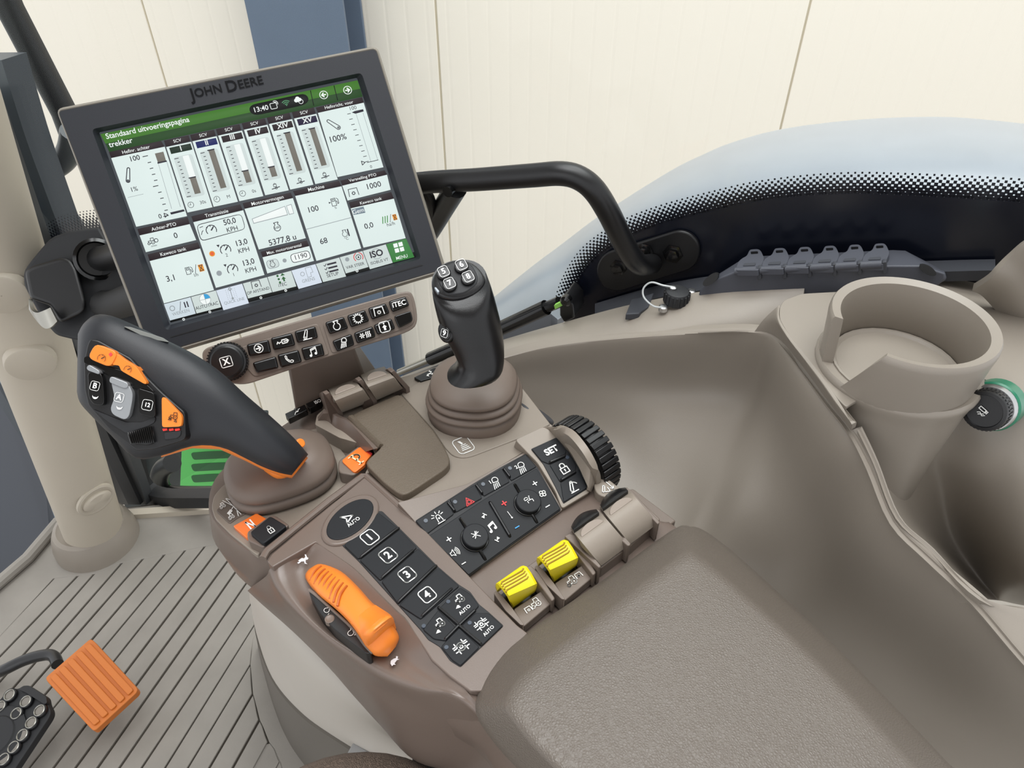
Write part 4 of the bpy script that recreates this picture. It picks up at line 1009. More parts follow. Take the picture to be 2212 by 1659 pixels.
# --- rocker row: two yellow PTO rockers and two taupe ones
def rocker_frame(poly, z=.789):
    return prism('rocker_frame', rp([q for q in poly], 5), zplane(z), .001, .014, TAUPE_D, con, bevel=.0015)
prism('rocker_base', rp(c5((668, 1285), (880, 1100), (1165, 905), (1350, 1125), (1200, 1235), (860, 1508)), 5), zplane(.7735), 0, .02, TAUPE_D, con, bevel=.001)
def yellow(o):
    dx, dy = o
    s = lambda *p: c5(*[(x + dx, y + dy) + tuple(q) for x, y, *q in p])
    # side cheeks and apron
    prism('rocker_apron', rp(s((795, 1390), (1000, 1255), (1085, 1320), (1060, 1345), (865, 1510), (850, 1495)), 4), zplane(.782), .001, .008, TAUPE_D, con, bevel=.0012)
    for w in (s((655, 1275, 6), (680, 1262, 6), (720, 1300, 4), (800, 1400, 4), (870, 1500, 4), (845, 1500, 4), (740, 1400, 4)), s((880, 1095, 6), (915, 1088, 6), (970, 1140, 6), (1082, 1315, 4), (1060, 1335, 4), (1000, 1255, 4))):
        prism('rocker_cheek', rp(w, 3), zplane(.789), .001, .014, TAUPE_D, con, bevel=.0012)
    prism('rocker_well', s((700, 1300), (900, 1120), (1010, 1260), (800, 1410)), zplane(.774), 0, .004, BLKG, con)
    top = s((665, 1240, 4), (680, 1205, 6), (815, 1105, 6), (850, 1093, 6), (895, 1105, 6), (958, 1220, 6), (930, 1262, 4), (955, 1238, 2), (945, 1255, 4), (800, 1370, 6), (775, 1382, 6), (700, 1300, 6))
    rows = []
    a, b = Vector((668, 1250)), Vector((850, 1093)); c_, d_ = Vector((790, 1385)), Vector((955, 1235))
    L_ = [Vector(q) for q in ((670, 1240), (674, 1214), (694, 1228), (744, 1293), (757, 1316), (787, 1383))]
    R_ = [Vector(q) for q in ((838, 1102), (846, 1094), (888, 1098), (948, 1195), (957, 1226), (944, 1272))]
    zs = [.785, .802, .8075, .8035, .799, .779]
    for l, r, z in zip(L_, R_, zs):
        rows.append([PZ(*c5(tuple(l.lerp(r, t) + Vector((dx, dy)))), z + (0 if 0 < t < 1 else -.003)) for t in (0, .06, .35, .65, .94, 1)])
    y = grid('pto_rocker', rows, YEL, con, thick=.004, kv=2, angle=40)
    for t in (.12, .36, .60, .85):
        g0 = Vector((700, 1200)).lerp(Vector((745, 1275)), t); g1 = Vector((860, 1108)).lerp(Vector((905, 1185)), t)
        q = [g0 + Vector((6, 10)), g0.lerp(g1, .06), g0.lerp(g1, .5) + Vector((6, -2)), g0.lerp(g1, .94), g1 + Vector((-2, -8))]
        tube('grip_groove', [PZ(*c5(tuple(p + Vector((dx, dy)))), .8082 - .0032 * t) for p in q], .0007, M('yellow_groove', (150, 120, 10), .6), y, n=6)
    return y
yellow((0, 0))
yellow((283, -178))
icon(ptobox(-.75, 0, .42) + tractor(.4, .2, .75), *c5((932, 1372)), 17, zplane(.7834), (1, -.6), WHT, con, lw=.10, name='pictogram')
icon(tractor(-.35, -.05, .75) + ptobox(.9, .15, .42), *c5((1205, 1188)), 17, zplane(.7834), (1, -.6), WHT, con, lw=.10, name='pictogram')
def trocker(o):
    dx, dy = o
    V_ = lambda x, y: Vector((x + dx, y + dy))
    bl, br, fl, fr = V_(1225, 880), V_(1415, 745), V_(1400, 1092), V_(1590, 950)
    rows = []
    for t, z in ((-.22, .782), (-.1, .796), (.05, .8035), (.2, .8055), (.5, .802), (.8, .795), (1.0, .787)):
        rows.append([PZ(*c5(tuple(bl.lerp(fl, t).lerp(br.lerp(fr, t), s))), z) for s in (0, .03, .33, .66, .97, 1)])
    r = grid('rocker', rows, DECK, con, thick=.005, kv=2)
    pts = []
    B_, Bq = bl.lerp(fl, .12), br.lerp(fr, .12)
    for i in range(13):
        a = math.pi * i / 12
        pts.append(c5(tuple(B_.lerp(Bq, .5 - .40 * math.cos(a)) + (bl - fl) * .20 * math.sin(a))))
    pl = plane3(PZ(*c5(tuple(B_)), .805), PZ(*c5(tuple(Bq)), .805), PZ(*c5(tuple(bl.lerp(fl, .3))), .8055))
    prism('thumb_recess', pts, pl, .0008, .003, M('taupe_worn', (140, 128, 118), .4), r, bevel=.0005)
    # dark rear curve
    rows = []
    for k_, z in ((1.0, .786), (.75, .795), (.4, .8005), (0, .8015)):
        rows.append([PZ(*c5(tuple(bl.lerp(fl, -.13 - .24 * k_ * math.sin(math.pi * (.12 + .76 * s))).lerp(br.lerp(fr, -.13 - .24 * k_ * math.sin(math.pi * (.12 + .76 * s))), s))), z) for s in (.04, .2, .4, .6, .8, .96)])
    grid('rocker_back', rows, BLK, r, thick=.003, ku=2, kv=2)
    for w in ([(1145, 885), (1180, 868), (1225, 880), (1400, 1092), (1385, 1105), (1350, 1075)], [(1345, 712), (1380, 702), (1425, 738), (1605, 940), (1590, 955), (1400, 760)]):
        prism('rocker_cheek', rp([c5((x + dx, y + dy)) for x, y in w], 3), zplane(.794), .001, .02, TAUPE_D, con, bevel=.0012)
prism('rocker_base', rp(c5((1150, 885), (1350, 720), (1590, 565), (1810, 770), (1600, 955), (1395, 1110)), 5), zplane(.784), 0, .03, TAUPE_D, con, bevel=.001)
trocker((0, 0))
trocker((200, -150))
# --- armrest pad
po = [(1028, 1540), (1036, 1490), (1070, 1430), (1132, 1370), (1300, 1255), (1450, 1146), (1490, 1137), (1528, 1150), (1610, 1215), (1800, 1392), (2050, 1650), (2300, 1930), (1800, 2150), (1360, 1900), (1125, 1668), (1060, 1595)]
p1 = [(1040, 1540), (1047, 1492), (1080, 1434), (1140, 1376), (1305, 1262), (1453, 1153), (1490, 1145), (1523, 1157), (1603, 1222), (1793, 1398), (2043, 1656), (2290, 1930), (1800, 2140), (1368, 1890), (1135, 1660), (1072, 1592)]
p2 = [(1070, 1530), (1078, 1488), (1104, 1446), (1156, 1402), (1314, 1288), (1460, 1178), (1490, 1168), (1516, 1178), (1592, 1238), (1780, 1412), (2026, 1672), (2265, 1930), (1800, 2110), (1385, 1860), (1160, 1650), (1098, 1578)]
p3 = [(1098, 1528), (1106, 1494), (1128, 1464), (1178, 1424), (1328, 1312), (1466, 1206), (1488, 1196), (1508, 1204), (1578, 1260), (1764, 1430), (2005, 1690), (2235, 1930), (1800, 2080), (1405, 1840), (1186, 1642), (1124, 1570)]
p4 = [tuple(Vector(a).lerp(Vector((1600, 1640)), .22)) for a in p3]
pad = loft('armrest_pad', [ring(po, .776), ring(po, .788), ring(p1, .7965), ring([tuple(Vector(a).lerp(Vector(b), .86)) for a, b in zip(p1, p3)], .8192), ring(p3, .8222), ring([tuple(Vector(a).lerp(Vector((1600, 1640)), .05)) for a in p3], .8232), ring(p4, .8238)], PAD, con, angle=70)

disc('side_cap', PZ(1153, 893, .775), LX * .7 + Vector((0, 0, .7)), .021, .004, .01, DGREY, con, bevel=.002)
# ================================================================== touch-screen display
MON = Pl(PD(216.8, 289, .598), (.207, -.791, .575))
SX = (MON.at(772, 173.4) - MON.at(216.8, 289)).normalized()
mon = empty('display_monitor', MON.at(640, 760) - MON.n * .03, 'black framed tractor touch-screen display showing gauges on a bracket', 'monitor')
outer = [(120.5, 235), (815, 99), (965, 586), (327, 776)]
housing = rp([(o[0], o[1], 16) for o in outer], 14, 5)
P = [MON.at(x, y, -.0105) for x, y in housing]
prism3('housing', P, MON.n, 0, .026, GREYE, mon, bevel=.002)
def frame_ring(name, outer, inner, low, zo, zi, zl, pl, mat, parent):
    n = len(outer)
    A = [pl.at(x, y, zo) for x, y in outer]; A0 = [p - pl.n * (zo + .003) for p in A]
    B = [pl.at(x, y, zi) for x, y in inner]; C = [pl.at(x, y, zl) for x, y in low]
    v = A0 + A + B + C; f = []
    for k in range(3):
        for i in range(n):
            f.append([k * n + i, k * n + (i + 1) % n, (k + 1) * n + (i + 1) % n, (k + 1) * n + i])
    return mk(name, v, f, mat, parent, angle=25)
bo = rp([(126, 240.5, 9), (811.5, 106, 9), (957, 581, 9), (331, 766, 9)], 9, 4)
bi = rp([(198, 279, 9), (781, 157, 9), (910, 559, 9), (358, 714, 9)], 9, 4)
bl = rp([(214, 286, 3), (771, 168, 3), (899, 556, 3), (367, 702, 3)], 3, 4)
hq = rp([(o[0], o[1], 16) for o in outer], 14, 4)
edge_in = rp([(127, 241.5, 9), (811, 107, 9), (956, 580.5, 9), (331.5, 765, 9)], 9, 4)
v_ = [MON.at(x, y, -.001) - MON.n * .011 for x, y in hq] + [MON.at(x, y, -.001) for x, y in hq] + [MON.at(x, y, .0012) for x, y in [tuple(Vector(a).lerp(Vector(b), .5)) for a, b in zip(hq, edge_in)]] + [MON.at(x, y, .0004) for x, y in edge_in]
n_ = len(hq)
mk('edge_trim', v_, [[k * n_ + i, k * n_ + (i + 1) % n_, (k + 1) * n_ + (i + 1) % n_, (k + 1) * n_ + i] for k in range(3) for i in range(n_)], GREYE, mon, angle=50)
bez = frame_ring('bezel', bo, bi, bl, .0015, .0015, -.0045, MON, BEZ, mon)
scr_pl = MON.off(-.0052)
ES = 1.0
def EM(name, rgb): return M('screen_' + name, rgb, .5, emit=ES, spec=.06)
scr = prism('screen', rp([(213, 284), (773, 166), (902, 560), (366, 706)], 2), scr_pl, 0, .004, EM('frame', (66, 71, 76)), mon)
LAY = [scr_pl.off(.0001 * i) for i in range(12)]
def sp(poly, mat, lay=1, name='screen_tile', r=0, crop_=c1):
    q = crop_(*poly)
    if r: q = rp(q, r, 3)
    P = [LAY[lay].at(x, y) for x, y in [a[:2] for a in q]]
    return prism3(name, P, MON.n, 0, .00008, mat, scr, angle=180)
def st(s, x, y, h, mat, bold=.0, align='CENTER', lay=5, sx=1.0):
    px, py = c1((x, y))
    return text(s, px, py, h / 2.44, LAY[lay], SX, mat, scr, bold=bold, align=align, sx=sx, lift=0, name='screen_text')
def si(items, x, y, size, mat, lw=.14, lay=5):
    return icon(items, *c1((x, y)), size / 2.44, LAY[lay], SX, mat, scr, lw=lw, lift=0, name='screen_icon')
LT = EM('light', (222, 236, 233)); LT2 = EM('pale', (206, 218, 216)); TAB = EM('tab', (205, 217, 214)); DIM = EM('dim', (206, 219, 226))
INK = EM('ink', (38, 36, 48)); HDR = EM('header', (44, 34, 38)); WH = EM('white', (240, 246, 244)); GY = EM('bar', (116, 112, 104)); MG = EM('midgrey', (150, 158, 162))
GRN1 = EM('green', (70, 122, 48)); GRN2 = EM('greendark', (40, 74, 36)); BLKS = EM('black', (16, 18, 18)); ORS = EM('orange', (232, 150, 40)); REDS = EM('red', (214, 52, 60)); BLS = EM('blue', (52, 158, 214)); NAVY = EM('navy', (28, 38, 96)); DGN = EM('darkgreen', (28, 46, 34)); GRN3 = EM('menu', (62, 128, 66))
# header
sp([(285, 512), (1640, 228), (1655, 272), (312, 562)], GRN1, 1, 'screen_header')
sp([(312, 562), (1655, 272), (1668, 314), (332, 606)], GRN2, 1, 'screen_header')
st('Standaard uitvoeringspagina', 313, 518 + 8, 30, WH, .012, 'LEFT', sx=.98)
st('trekker', 330, 570, 30, WH, .012, 'LEFT')
sp([(1068, 392, 14), (1075, 358, 14), (1365, 296, 14), (1388, 330, 14), (1362, 358, 14), (1100, 414, 14)], BLKS, 2, 'screen_pill', r=12)
st('13:40', 1130, 379, 27, WH, .01)
si([('s', rbox(.7, .62, .2), True), ('a', .45, .45, .3, -30, 120), ('a', .45, .45, .6, -30, 120)], 1198, 363, 24, WH, .13)
si([('a', 0, -.5, .4, 45, 135), ('a', 0, -.5, .8, 45, 135), ('a', 0, -.5, 1.2, 45, 135), ('d', 0, -.45, .15)], 1264, 350, 22, EM('wifi', (90, 150, 110)), .18)
si([('d', -.35, -.1, .38), ('d', .0, .2, .42), ('d', .4, -.05, .33), ('f', [(-.4, -.48), (.5, -.4), (.5, .0), (-.4, .0)]), ('c', .5, -.5, .42)], 1325, 330, 27, WH, .1)
for x, y, s in ((1462, 305, -1), (1588, 280, 1)):
    si([('c', 0, 0, .9), ('s', [(-.45 * s, 0), (.4 * s, 0)], False, .28), ('s', [(0, .45), (.45 * s, 0), (0, -.45)], False, .28)], x, y, 23, WH, .16)
for a, b in (((1390, 282), (1408, 362)), ((1514, 256), (1534, 334))):
    sp([a, (a[0] + 4, a[1] - 1), (b[0] + 4, b[1] - 1), b], BLKS, 3, 'screen_line')
def tile(hd, body, title=None, tx=None, th=19):
    if hd: sp(hd, HDR, 2, 'tile_header')
    sp(body, LT, 2, 'screen_tile')
    if title: st(title, tx[0], tx[1], th, WH, .006)
tile([(330, 606), (605, 547), (622, 577), (342, 638)], [(342, 638), (624, 578), (742, 944), (474, 1000)], 'Hefinr. achter', (472, 594))
cols_ = [('I', 632, 580, DGN, .42, '30s'), ('II', 770, 550, NAVY, 1.0, 'M'), ('III', 906, 520, HDR, .30, '0s'), ('IV', 1042, 489, HDR, .25, None), ('XIV', 1174, 459, HDR, 1.0, None), ('XV', 1306, 430, EM('purple', (36, 28, 58)), .97, None)]
for i, (nm, x, y, lc, fill, cap) in enumerate(cols_):
    w = [132, 128, 126, 124, 122, 118][i]
    dx, dy = .325, 1.0
    S = lambda u, v: (x + u * w + v * 112 + 0, y - u * w * .212 + v * 345)
    sp([(x - 12, y - 34), (x + w - 14, y - 34 - w * .212), (x + w - 5, y - 4 - w * .212), (x - 2, y - 2)], HDR, 2, 'tile_header')
    st('SCV', x + w * .44, y - 20 - w * .1, 17, WH, .004)
    sp([S(0, 0), S(1, 0), S(1, 1), S(0, 1)], LT, 2, 'screen_tile')
    sp([S(.10, .02), S(.95, .02), S(.95, .115), S(.10, .115)], lc, 3, 'screen_label')
    st(nm, *S(.53, .065), 27, WH, .02)
    sp([S(.14, .17, ) + (6,), S(.88, .17) + (6,), S(.88, .80) + (6,), S(.14, .80) + (6,)], LT2, 3, 'gauge_field', r=6)
    sp([S(.50, .18), S(.74, .18), S(.74, .76), S(.50, .76)], WH, 4, 'gauge_track')
    top = .76 - .58 * fill
    sp([S(.50, top), S(.74, top), S(.74, .76), S(.50, .76)], GY, 5, 'gauge_bar')
    sp([S(.46, top - .012), S(.75, top - .012), S(.75, top + .004), S(.46, top + .004)], INK, 6, 'gauge_mark')
    for k in range(11):
        v = .19 + .058 * k; l = .17 if k in (0, 10) else .09
        sp([S(.33 - l, v), S(.33, v), S(.33, v + .010), S(.33 - l, v + .010)], INK, 4, 'gauge_tick')
    if cap:
        si([('c', 0, 0, .9), ('s', [(0, .6), (0, 0), (-.45, 0)])], *S(.22, .90), 17, INK, .14)
        st(cap, *S(.70, .90), 18, INK)
    else:
        si([('s', [(-.4, -.1), (.3, -.1), (.3, .45), (-.4, .45)], True), ('s', arc(-.05, .45, .24, 180, 0, 6)), ('s', [(-.95, -.55), (.95, -.35)], False, .2), ('c', .1, -.5, .25)], *S(.52, .90), 22, INK, .12)
# rear hitch gauge
st('100', 465, 640, 28, INK, .012); st('1%', 462, 803, 25, INK, .004)
st('0', 600, 946, 25, INK, .01)
si([('s', arc(.25, .8, .17, -25, 155, 6) + arc(-.28, -.7, .24, 155, 335, 8), True), ('c', -.28, -.7, .1)], 433, 728, 40, INK, .12)
sp([(572, 614), (617, 604), (632, 655), (589, 664)], GY, 3, 'gauge_bar'); sp([(585, 660), (634, 650), (636, 657), (587, 668)], INK, 4, 'gauge_mark')
sp([(590, 668), (592, 668), (662, 905), (660, 906)], MG, 3, 'screen_line'); sp([(634, 658), (636, 657), (708, 895), (706, 896)], MG, 3, 'screen_line')
for k in range(11):
    x, y = 507 + 11.0 * k, 629 + 31.5 * k; l = 28 if k in (0, 5, 10) else 18
    x += 0 if k in (0, 5, 10) else 16
    sp([(x, y), (x + l, y - l * .212), (x + l + 1, y - l * .212 + 4), (x + 1, y + 4)], INK, 3, 'gauge_tick')
sp([(652, 925), (724, 908), (730, 918), (658, 936)], INK, 4, 'gauge_mark'); si([('s', [(-.9, .8), (.3, .0), (-.9, -.8)], True, .3)], 636, 937, 14, INK)
sp([(430, 845), (512, 826), (512, 828), (430, 847)], MG, 3, 'screen_line')
tile([(1420, 372), (1664, 317), (1673, 345), (1432, 400)], [(1432, 400), (1673, 346), (1777, 686), (1535, 738)], 'Hefinricht. voor', (1542, 358), 17)
st('100', 1615, 375, 20, INK); st('100%', 1535, 534, 32, INK, .008); st('0', 1712, 684, 16, INK)
si([('s', arc(-.7, .75, .22, 45, 225, 6) + arc(.6, -.65, .32, 225, 405, 8), True), ('c', .6, -.65, .12)], 1515, 461, 32, INK, .12)
for k in range(10):
    x, y = 1586 + 10.5 * k, 405 + 28 * k
    sp([(x, y), (x + 18, y - 4), (x + 19, y - 1), (x + 1, y + 3)], INK, 3, 'gauge_tick')
sp([(1632, 405), (1634, 405), (1713, 660), (1711, 660)], MG, 3, 'screen_line'); sp([(1668, 398), (1670, 398), (1748, 648), (1746, 648)], MG, 3, 'screen_line')
sp([(1610, 398), (1625, 390), (1670, 380), (1673, 392), (1630, 404)], INK, 4, 'gauge_mark')
si([('s', [(-.9, .8), (.4, .0), (-.9, -.8)], True, .3)], 1675, 662, 13, INK); sp([(1690, 660), (1750, 646), (1751, 649), (1691, 663)], INK, 4, 'gauge_mark')
tile([(480, 1012), (745, 950), (755, 985), (492, 1045)], [(492, 1046), (756, 986), (790, 1070), (525, 1134)], 'Achter-PTO', (620, 1000))
st('0', 682, 1047, 30, INK, .01)
si(tractor(-.1, .1, .8) + [('c', .95, .1, .35)], 555, 1080, 27, INK, .12); st('n/min', 568, 1100, 10, INK, .01)
tile([(534, 1146), (800, 1082), (811, 1113), (545, 1180)], [(545, 1181), (811, 1115), (884, 1334), (620, 1404)], 'Kaweco tank', (668, 1132))
st('3,1', 657, 1272, 32, INK, .008); st('l/h', 790, 1254, 18, INK)
FUEL = [('s', [(-.75, -.9), (-.75, .8), (.25, .8), (.25, -.9)], True), ('s', [(-.5, .55), (0, .55), (0, .15), (-.5, .15)], True), ('s', [(.25, .1), (.55, .0), (.6, -.6), (.85, -.5), (.85, .4), (.55, .75)])]
HOUR = [('s', [(-.6, .9), (.6, .9), (-.6, -.9), (.6, -.9)], True)]
si(FUEL, 752, 1230, 22, INK, .13); si([('s', [(-.35, -1), (.35, 1)])], 787, 1222, 22, INK, .12)
sp([(797, 1202), (823, 1196), (835, 1232), (810, 1238)], ORS, 4, 'screen_swatch'); si(HOUR, 816, 1217, 16, INK, .2)
tile([(764, 945), (1022, 882), (1035, 911), (775, 975)], [(775, 976), (1038, 913), (1150, 1254), (894, 1322)], 'Transmissie', (898, 930))
GAU = [('a', 0, 0, .8, -30, 210), ('s', [(0, 0), (.4, .4)], False, .2), ('s', [(-.5, .5), (-.6, .6)]), ('s', [(.5, .5), (.6, .6)]), ('s', [(0, .6), (0, .75)])]
sp([(790, 990, 10), (1028, 930, 10), (1052, 1012, 10), (815, 1078, 10)], INK, 3, 'screen_outline', r=6); sp([(794, 993, 8), (1026, 934, 8), (1048, 1010, 8), (818, 1073, 8)], LT, 4, 'screen_outline', r=5)
for k, (gx, gy, tx, ty, a, b) in enumerate(((870, 1018, 966, 973, '50,0', 'KPH'), (945, 1122, 1027, 1084, '13,0', 'KPH'), (982, 1225, 1064, 1188, '13,0', 'KPH'))):
    si(GAU, gx, gy, 34, INK, .13)
    st(a, tx, ty, 30, INK, .012, sx=.95); st(b, tx + 14, ty + 40, 25, INK, .006, sx=.95)
    if k == 0: si([('s', [(-1, -.8), (-.7, -.2), (-.4, .0)]), ('s', [(-.9, .8), (-.2, .9)])], gx - 34, gy, 24, INK, .14)
    else: st(str(3 - k), gx + 6, gy + 28, 18, INK); si([('f', [(-.8, .6), (.4, .5), (-.2, -.5)])], gx - 36, gy - 20, 14, INK)
si([('d', 0, 0, .9)], 874, 1142, 17, ORS, lay=6); si([('d', 0, 0, .6)], 874, 1142, 17, EM('redorange', (226, 96, 50)), lay=7)
si([('d', 0, 0, .9)], 911, 1245, 16, MG, lay=6)
tile([(1035, 876), (1288, 820), (1300, 847), (1045, 905)], [(1045, 906), (1300, 849), (1368, 1060), (1120, 1120)], 'Motorvermogen', (1166, 862))
sp([(1083, 958), (1258, 890), (1274, 938), (1092, 984)], MG, 3, 'gauge_wedge'); sp([(1087, 960), (1256, 894), (1270, 935), (1094, 980)], WH, 4, 'gauge_wedge')
sp([(1264, 889), (1292, 880), (1306, 930), (1280, 937)], MG, 3, 'gauge_wedge'); sp([(1267, 891), (1290, 884), (1303, 928), (1282, 933)], WH, 4, 'gauge_wedge')
si(IC_ENG, 1216, 1000, 26, INK, .13); st('kW', 1217, 1005, 14, INK, .01); st('5377,8 u', 1245, 1070, 31, INK, .01)
tile([(1130, 1132), (1373, 1072), (1385, 1101), (1140, 1160)], [(1140, 1161), (1386, 1102), (1411, 1180), (1165, 1246)], 'Max. motortoerental', (1254, 1118), 16)
sp([(1155, 1180, 8), (1217, 1165, 8), (1233, 1210, 8), (1170, 1226, 8)], MG, 3, 'screen_key', r=5); sp([(1159, 1182, 7), (1215, 1168, 7), (1229, 1208, 7), (1172, 1222, 7)], LT2, 4, 'screen_key', r=4)
si(IC_ENG, 1192, 1196, 19, INK, .14); si([('d', 0, 0, .9)], 1256, 1178, 12, MG)
sp([(1282, 1147, 8), (1383, 1122, 8), (1398, 1168, 8), (1297, 1194, 8)], INK, 3, 'screen_key', r=5); sp([(1286, 1149, 7), (1381, 1126, 7), (1394, 1166, 7), (1299, 1190, 7)], WH, 4, 'screen_key', r=4)
st('1190', 1340, 1157, 26, INK, .004)
tile([(1300, 812), (1543, 757), (1555, 785), (1312, 836)], [(1312, 838), (1556, 787), (1660, 1114), (1424, 1180)], 'Machine', (1422, 797))
st('100', 1405, 908, 30, INK, .008); st('68', 1462, 1076, 30, INK, .008); st('%', 1525, 900, 13, INK); st('°C', 1582, 1063, 15, INK)
si(FUEL, 1520, 868, 23, INK, .13); si([('f', [(-.6, .5), (.6, 0), (-.6, -.5)])], 1495, 873, 10, INK)
si(IC_ENG, 1573, 1035, 20, INK, .13); si([('s', [(0, -1), (0, 1)], False, .4)], 1592, 1030, 17, INK)
sp([(1370, 1012), (1606, 950), (1607, 953), (1371, 1015)], MG, 3, 'screen_line')
tile([(1550, 757), (1783, 702), (1795, 724), (1560, 783)], [(1560, 784), (1796, 726), (1815, 805), (1588, 862)], 'Versnelling PTO', (1668, 741), 16)
si(ptobox(0, 0, .9), 1618, 817, 28, INK, .12); st('1000', 1724, 783, 30, INK, .008)
tile([(1595, 872), (1818, 817), (1831, 850), (1605, 902)], [(1605, 903), (1832, 852), (1894, 1060), (1672, 1110)], 'Kaweco tank', (1710, 864), 16)
sp([(1610, 908), (1672, 893), (1682, 926), (1620, 938)], EM('slate', (112, 128, 140)), 3, 'screen_label'); st('Gem', 1644, 918, 23, WH, .004)
st('0,0', 1700, 995, 29, INK, .008); st('ha/h', 1816, 986, 19, INK)
si([('s', [(-.9 + .6 * i, -.8), (-.5 + .6 * i, .8)], False, .22) for i in range(3)], 1788, 962, 21, EM('stripe', (60, 140, 60))); si([('s', [(-.35, -1), (.35, 1)])], 1814, 955, 20, INK, .12)
sp([(1822, 937), (1842, 932), (1852, 962), (1832, 967)], ORS, 4, 'screen_swatch'); si(HOUR, 1837, 950, 13, INK, .2)
# tabs along the bottom; black strip with the page dots behind them
sp([(640, 1460), (1950, 1130), (1958, 1168), (655, 1505)], BLKS, 1, 'screen_strip')
tabs = [('WERKEN', [(620, 1408), (760, 1371), (788, 1458), (652, 1494)], DIM, MG), ('AUTOTRAC', [(763, 1370), (893, 1336), (922, 1424), (792, 1457)], TAB, INK), ('QUICK LINE', [(895, 1336), (1032, 1300), (1068, 1403), (934, 1440)], EM('tabdim', (214, 224, 236)), MG), ('OP AFSTAND', [(1036, 1299), (1163, 1266), (1190, 1345), (1064, 1378)], TAB, INK), ('iTEC', [(1166, 1265), (1290, 1232), (1318, 1314), (1193, 1345)], TAB, INK), ('GRENS', [(1292, 1231), (1418, 1197), (1454, 1294), (1330, 1328)], EM('tabdim', (214, 224, 236)), MG), ('SETUP', [(1421, 1196), (1544, 1162), (1580, 1262), (1459, 1292)], TAB, INK), ('VAR STEER', [(1547, 1161), (1666, 1128), (1698, 1212), (1579, 1246)], TAB, INK), ('ISOBUS VT', [(1669, 1127), (1789, 1093), (1826, 1190), (1706, 1224)], TAB, INK), ('MENU', [(1791, 1092), (1896, 1062), (1940, 1160), (1828, 1189)], GRN3, WH)]
for nm, poly, m, tm in tabs:
    sp(poly, m, 3, 'screen_tab')
    bx = (poly[2][0] + poly[3][0]) / 2; by = (poly[2][1] + poly[3][1]) / 2
    st(nm, bx - 10, by - 24 + (10 if nm in ('MENU',) else 0) - (6 if nm in ('QUICK LINE', 'GRENS') else 0), 18 if len(nm) < 9 else 16, tm, .004, sx=.92)
si([('c', 0, 0, .9)], 664, 1430, 14, MG, .3); si([('s', [(-.35, -1), (.35, 1)])], 706, 1418, 22, INK, .12); si([('s', [(-.3, -.6), (-.3, .6)], False, .3), ('s', [(.35, -.6), (.35, .6)], False, .3)], 737, 1410, 22, INK)
si([('d', 0, 0, 1)], 837, 1382, 29, WH, lay=5); si([('f', [(0, 0), (1, 0)] + arc(0, 0, 1, 0, 90, 8)[1:])], 837, 1382, 29, BLS, lay=6); si([('c', 0, 0, 1), ('s', [(-1, 0), (1, 0)]), ('s', [(0, -1), (0, 1)])], 837, 1382, 29, MG, .07, lay=7)
si([('s', [(0, -.8), (0, .7)], False, .12), ('c', 0, .8, .2), ('d', 0, -.8, .2)] + [('s', [(dx, y), (dx, y + .07)], False, .07) for dx in (-.75, -.4, .4, .75) for y in (-.8, -.5, -.2, .1, .4, .7)], 975, 1353, 32, MG)
si(ptobox(0, 0, .85), 1105, 1303, 28, INK, .12)
si([('f', [(0, .3), (.4, -.2), (-.4, -.2)]), ('f', [(-.15, -.2), (.15, -.2), (.15, -.6), (-.15, -.6)]), ('f', [(.0, .9), (.4, .45), (-.4, .45)]), ('d', -.9, .6, .2), ('d', -.85, -.0, .2), ('d', -.8, -.6, .2)], 1250, 1270, 30, EM('itec', (40, 96, 50)))
si([('c', -.75, 0, .3), ('s', [(-.1, -.7), (-.1, .8), (.8, .8), (.9, -.1), (.5, -.1), (.5, -.7)], True, .07)], 1375, 1243, 34, MG, .08)
si([('s', [(-.3, .6 - .55 * i), (.9, .6 - .55 * i)], False, .26) for i in range(3)] + [('s', [(-.9, .6 - .55 * i), (-.75, .45 - .55 * i), (-.5, .75 - .55 * i)], False, .1) for i in range(3)], 1500, 1217, 36, INK)
si([('c', .0, 0, .6), ('f', [(-.25, -.2), (.25, -.2), (0, .35)])], 1645, 1160, 22, INK, .14); si([('a', 0, 0, .95, 110, 220), ('a', 0, 0, .95, -40, 70)], 1645, 1160, 25, REDS, .16); si([('d', 0, 0, .8)], 1586, 1172, 14, MG)
st('ISO', 1740, 1143, 34, INK, .03); si([('a', 0, -.1, 1, 50, 130), ('a', 0, .1, 1, 230, 310)], 1740, 1143, 30, MG, .1)
for a, b in ((-.5, .5), (.55, .5), (-.5, -.55), (.55, -.55)):
    si([('f', [(a - .42, b - .42), (a + .42, b - .42), (a + .42, b + .42), (a - .42, b + .42)])], 1857, 1108, 26, WH, lay=6)
for x, y in ((724, 1488), (862, 1449), (1131, 1374), (1262, 1336), (1638, 1233)):
    si([('c', 0, 0, .7)], x, y, 7, WH, .5, lay=4)
# slot under the screen and the embossed maker's name
prism('slot', e4((500, 955), (505, 940)) + e3((1545, 528), (1575, 540)), MON.off(.0015), .0004, .001, M('slot_black', (6, 6, 7), .6), mon)
NMK = M('embossed_black', (5, 5, 7), .75, spec=.2)
for s_, x, y, h in (('J', 416, 205, 26), ('OHN', 450, 197, 19), ('D', 500, 187, 25), ('EERE', 541, 179, 19)):
    text(s_, x, y, h, MON.off(.0015), SX, NMK, mon, bold=.012, lift=.0008, name='embossed_lettering')
